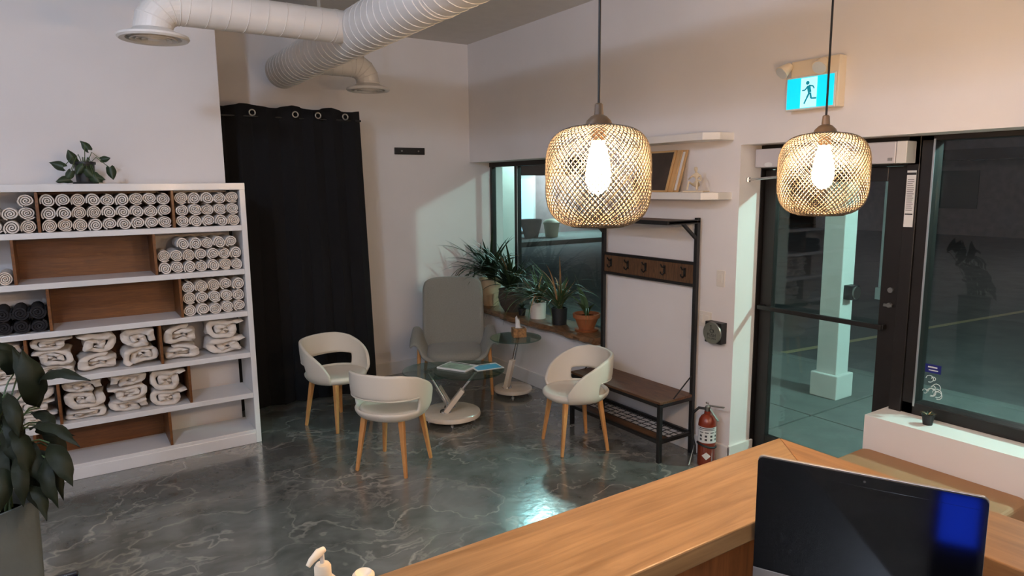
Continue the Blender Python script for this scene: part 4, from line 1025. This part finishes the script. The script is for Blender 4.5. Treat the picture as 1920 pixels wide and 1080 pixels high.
LEAVES = [
  ((0.179, 0.041, 1.080), (0.165, 0.000, 1.336), 0.140),
  ((0.197, 0.025, 1.188), (0.373, -0.180, 1.233), 0.076),
  ((0.153, -0.027, 1.010), (0.322, -0.242, 0.980), 0.080),
  ((0.220, -0.129, 0.962), (0.285, -0.293, 0.826), 0.100),
  ((0.200, -0.149, 0.910), (0.223, -0.292, 0.744), 0.074),
  ((0.136, -0.150, 0.811), (0.193, -0.302, 0.712), 0.065),
  ((0.060, -0.117, 0.910), (0.038, -0.231, 0.740), 0.085),
  ((0.059, 0.052, 1.170), (0.016, -0.040, 1.043), 0.097),
  ((0.094, -0.008, 1.168), (0.121, -0.150, 1.020), 0.074),
  ((0.131, -0.044, 0.973), (0.183, -0.203, 0.819), 0.097),
  ((0.101, -0.062, 1.032), (0.143, -0.216, 0.868), 0.100),
  ((0.040, -0.033, 0.967), (0.067, -0.176, 0.816), 0.095),
  ((0.007, 0.078, 1.056), (-0.037, -0.017, 0.910), 0.111),
  ((0.162, 0.117, 1.038), (0.246, -0.043, 0.995), 0.083),
  ((0.061, 0.092, 1.065), (0.128, -0.073, 0.936), 0.090),
  ((0.189, 0.045, 1.005), (0.270, -0.133, 0.853), 0.091),
  ((0.112, -0.123, 0.934), (0.117, -0.254, 0.765), 0.077),
  ((-0.010, -0.035, 0.910), (-0.009, -0.161, 0.752), 0.095),
  ((0.107, 0.207, 1.196), (0.066, 0.162, 1.332), 0.107),
  ((0.089, -0.018, 0.833), (0.164, -0.186, 0.713), 0.075),
  ((0.032, 0.177, 1.095), (-0.057, 0.157, 1.188), 0.105),
  ((0.130, 0.009, 0.861), (0.158, -0.129, 0.738), 0.090),
  ((0.057, 0.093, 0.922), (0.003, 0.009, 0.797), 0.100),
  ((0.170, 0.014, 0.898), (0.208, -0.127, 0.795), 0.086),
]

def lily_leaf(J, T, W):
    J, T = Vector(J), Vector(T); d = T - J; L = d.length; d.normalize()
    view = Vector((.2 + rn.uniform(-.5, .5), -1, .35 + rn.uniform(-.4, .4))).normalized(); side = d.cross(view).normalized(); nrm = side.cross(d).normalized()
    P = []; n = 12
    for i in range(n + 1):
        t = i / n; wv = max(.0008, W * .5 * 1.75 * t ** .62 * (1 - t) ** (.78 if t < .8 else .95)); c = J + d * (L * t) + nrm * (.22 * L * math.sin(PI * t) - .10 * L * t)
        P.append([c + side * (q * wv) - nrm * (abs(q) ** 1.5 * wv * .35 - .006 * math.sin(t * 17 + q * 3) * abs(q)) for q in (-1, -.66, -.33, 0, .33, .66, 1)])
    MB().grid(P).build('leaf', 'leaf_lily', pl, smooth=True, angle=180)
    b0 = Vector((rn.uniform(-.06, .06), rn.uniform(-.06, .06), PT - .05)); mid = b0.lerp(J, .6) + Vector((0, .02, .12))
    MB().tube([b0, b0.lerp(mid, .5) + Vector((0, 0, .05)), mid, mid.lerp(J, .6) + Vector((0, 0, .015)), J], .0035, 6).build('stem', 'stem_green', pl, smooth=True)
for J, T, W in LEAVES: lily_leaf(J, T, W * 1.15)
for J, T, W in LEAVES[::2] + LEAVES[9:13]:            # a second, inner layer of foliage
    e = Vector((rn.uniform(-.04, .03), rn.uniform(.02, .10), rn.uniform(-.05, .05)))
    lily_leaf(Vector(J) + e, Vector(T) + e + Vector((rn.uniform(-.05, .03), 0, rn.uniform(-.03, .03))), W * .95)

# ================================================================== CEILING LIGHTS
def globe_light(x, y, lab, power, col=(.66, .78, 1.0)):
    t = thing('globe_ceiling_light', lab, 'ceiling light', (x, y, ZC), 0, 'globe lights hanging from the ceiling')
    r = .09; emit('globe_glow', (*col, 1), power / (PI * 4 * PI * r * r)); gm = MATS['globe_glow']
    MB().lathe([(0, 0), (.055, 0), (.05, -.02), (.012, -.026), (.012, -.10), (.03, -.105), (.03, -.125), (0, -.125)], 24).build('fitting', 'trim_white', t, smooth=True)
    MB().lathe([(r * math.sin(a), -.205 - r * math.cos(a)) for a in [PI * i / 16 for i in range(17)]], 28).build('globe', gm, t, smooth=True)
globe_light(-.75, 2.1, 'cool white globe ceiling light above the peace lily', CEIL_W * 1.05, (.60, .74, 1.0))
globe_light(-2.5, -1.2, 'cool white globe ceiling light in the far left rear corner', CEIL_W * 1.25)
globe_light(2.7, -1.8, 'added warm fill globe on the ceiling near the big window behind the desk', CEIL_W * .6, (1.0, .84, .68))  # unseen globe added as fill for the right wall, tinted warm to suit it

# ================================================================== OUTSIDE
struct(MB().box(4.2, 60, -60, 70, -.40, -.16).build('ground_asphalt', 'asphalt'))
sb = struct(MB().box(4.2, 6.9, -8, 14, -.16, -.035).build('sidewalk_bed', 'vent_dark'))
XS = [4.2, 5.30, 6.9]
ye = -2.7
while ye < 9:
    for a, b_ in zip(XS, XS[1:]): MB().box(a + .007, b_ - .007, ye + .007, ye + 1.486, -.04, -.012).build('paving_slab', 'concrete', sb, bevel=.004)
    ye += 1.5
struct(MB().box(6.9, 7.05, -8, 14, -.3, -.01).build('kerb', 'concrete', bevel=.01))
MB().bar((7.3, 5.16, -.158), (13.5, 4.5, -.158), .09, .004).build('parking_line', 'yellow_line', sb)
cl = thing('canopy_post', 'white square canopy post with base on the sidewalk outside the door', 'post', (5.97, 3.53, 0), math.radians(0))
MB().box(-.10, .10, -.10, .10, -.012, 3.30).build('shaft', 'stucco', cl, bevel=.008)
MB().box(-.135, .135, -.135, .135, -.012, .22).build('base', 'stucco', cl, bevel=.01)
bb = thing('outdoor_push_button', 'round push button on a black box fixed to the canopy post', 'push button', (5.97, 3.43, 1.0))
MB().box(-.06, .06, -.08, .0, -.065, .065).build('box', 'black_metal', bb, bevel=.004)
MB().tube([(0, -.08, 0), (0, -.095, 0)], .06, 28).build('button_plate', 'steel', bb, smooth=True)
c2 = copy_tree(cl); c2.location = (5.97, -1.2, 0); c2['label'] = 'white square canopy post farther right along the sidewalk'
c3 = copy_tree(cl); c3.location = (12.6, 6.5, -.16); c3['label'] = 'bluish white square post beyond the sidewalk seen through the door glass'
pr = thing('facade_pier', 'white stucco pier just outside the plant window', 'pier', (4.5, 7.05, 0))
MB().box(-.28, .20, -.15, .2, -.012, 3.3).build('shaft', 'stucco', pr, bevel=.008)
MB().box(-.28, .23, -.18, .2, -.012, .25).build('base', 'stucco', pr, bevel=.01)
cp = thing('canopy_roof', 'flat white canopy roof over the sidewalk outside', 'canopy', (5.5, 3, 3.3))
MB().box(-1.25, 1.0, -11, 9, 0, .12).build('soffit', 'stucco', cp)
MB().box(.95, 1.05, -11, 9, -.25, .5).build('fascia_board', 'fascia', cp)
def canopy_lamp(x, y, p, lab):
    t = thing('canopy_lamp', lab, 'lamp', (x, y, 3.3), 0, 'cool lamps under the canopy')
    MB().lathe([(0, -.01), (.10, -.01), (.12, 0), (0, 0)], 24).build('base_plate', 'alu', t, smooth=True)
    MB().lathe([(0, -.09), (.06, -.085), (.09, -.05), (.095, -.012), (0, -.01)], 24).build('globe', 'led_street', t, smooth=True)
    light('canopy_lamp_light', 'POINT', (0, 0, -.2), p, (.56, 1.0, .95), .08, t)
canopy_lamp(6.1, .3, STREET_W, 'cool canopy lamp on the sidewalk soffit outside the big window')
wl = thing('wall_lantern', 'glowing cool lantern high on the pier outside the plant window', 'lamp', (4.95, 6.96, 2.45))
MB().box(-.13, .13, -.11, .11, 0, .36).build('lantern_glass', 'led_lantern', wl, bevel=.01)
MB().box(-.15, .15, -.13, .13, .36, .40).build('lantern_cap', 'bronze', wl, bevel=.004)
MB().box(-.30, -.12, -.02, .02, .30, .34).build('bracket_arm', 'bronze', wl)
light('lantern_light', 'POINT', (0, -.25, .1), 60, (.62, 1.0, .97), .1, wl)
# building across the lot (faces -y)
fb = thing('far_building', 'brown brick building across the parking lot with lit doorway', 'building', (18, 23, 0))
o = fb.location
MB(o).box(8, 46, 23, 28, -.2, 5).build('wall', 'brick_far', fb)
MB(o).box(8, 46, 21.0, 23.05, 2.75, 2.95).build('soffit', 'stucco', fb)
MB(o).box(8, 46, 20.9, 21.05, 2.35, 2.80).build('fascia_board', 'fascia', fb)
MB(o).box(15.15, 16.35, 22.9, 23.02, .1, 2.45).build('door_frame', 'stucco', fb)
dr = MB(o).box(15.30, 16.2, 22.85, 22.92, .15, 2.25).build('door', 'lit_pane', fb)
MB(o).box(15.20, 15.30, 22.83, 22.93, .1, 2.35).build('door_jamb', 'stucco', fb)
struct(MB().box(8, 46, 19.6, 23, -.2, .0).build('far_sidewalk', 'concrete'))
bn = thing('waste_bin', 'cream waste bin with domed lid on the far sidewalk', 'bin', (15.75, 21.0, 0))
MB().lathe([(0, 0), (.24, 0), (.30, .45), (.30, .5), (0, .5)], 20).build('body', 'bin_cream', bn, smooth=True)
MB().lathe([(.33, .5), (.34, .56), (.25, .66), (.1, .70), (0, .7)], 20).build('lid', 'bin_cream', bn, smooth=True)
pb_ = thing('street_planter', 'round concrete planter beside the waste bin outside', 'planter', (15.0, 21.3, 0))
MB().lathe([(0, 0), (.26, 0), (.42, .6), (.44, .7), (.38, .7), (.36, .6), (0, .6)], 20).build('bowl', 'brick_far', pb_, smooth=True)
MB(o).box(17.3, 17.7, 21.4, 21.8, 2.68, 2.76).build('added_soffit_lamp', 'led_street', fb)  # fixture added to give the far fill light a body
light('far_fill_light', 'POINT', (17.5, 21.6, 2.55), 420, (.66, .92, 1.0), .15, None)  # fill added to brighten the far wall and sidewalk
fb2 = thing('dark_building', 'dark low building on the far side of the lot beyond the big window', 'building', (30, 2, 0))
MB().box(0, 6, -26, 17, -.2, 3.6).build('wall', 'brick_far', fb2)
for k in range(8):
    wn_ = MB().box(-.05, .02, -22 + k * 4.6, -19.6 + k * 4.6, .9, 2.4).build('window', 'vent_dark', fb2)
MB().box(-.8, 0, -26, 17, 2.8, 3.2).build('fascia_board', 'fascia', fb2)
sl_ = thing('added_lot_lamp', 'added unseen lamp post brightening the parking lot from the far right', 'lamp post', (19, 4.5, -.16))  # unseen lamp added out of view to brighten the dark asphalt
MB().tube([(0, 0, 0), (0, 0, 6.6)], [.09, .06], 14).build('pole', 'black_metal', sl_, smooth=True)
MB().box(-.5, .05, -.12, .12, 6.55, 6.68).build('head', 'black_metal', sl_, bevel=.01)
MB().box(-.45, -.1, -.09, .09, 6.53, 6.55).build('lens', 'led_street', sl_)
light('lot_fill_light', 'POINT', (-.3, 0, 6.4), 420, (1.0, .9, .86), .15, sl_)  # added fill light for the lot
# tablet at the left end of the counter
tbl = thing('tablet_stand', 'black tablet on a stand peeking in at the bottom left edge', 'tablet', (-.13, 1.29, CT))
MB().box(-.10, .10, -.005, .007, .045, .263).build('tablet', 'bezel_black', tbl, bevel=.003)
MB().box(-.09, .09, -.0065, -.005, .055, .253).build('display', 'screen_black', tbl)
MB().bar((0, .012, .15), (0, .06, .006), .05, .006, upv=(0, 1, 0)).build('stand', 'silver', tbl)
MB().box(-.06, .06, -.06, .075, 0, .006).build('foot', 'silver', tbl, bevel=.002)
MB().bar((0, -.01, .006), (0, .004, .05), .05, .006, upv=(0, 1, 0)).build('lip', 'silver', tbl)
# blue-lit computer tower under the desk (its glow shows mirrored in the screen)
pc = thing('computer_tower', 'dark computer tower with a blue lit front panel behind the desk', 'computer', (-.22, -.38, 0), math.radians(25))
MB().box(-.22, .22, -.10, .10, 0, .56).build('case', 'bezel_black', pc, bevel=.004)
MB().box(.22, .223, -.078, .078, .27, .52).build('light_panel', 'blue_screen', pc)
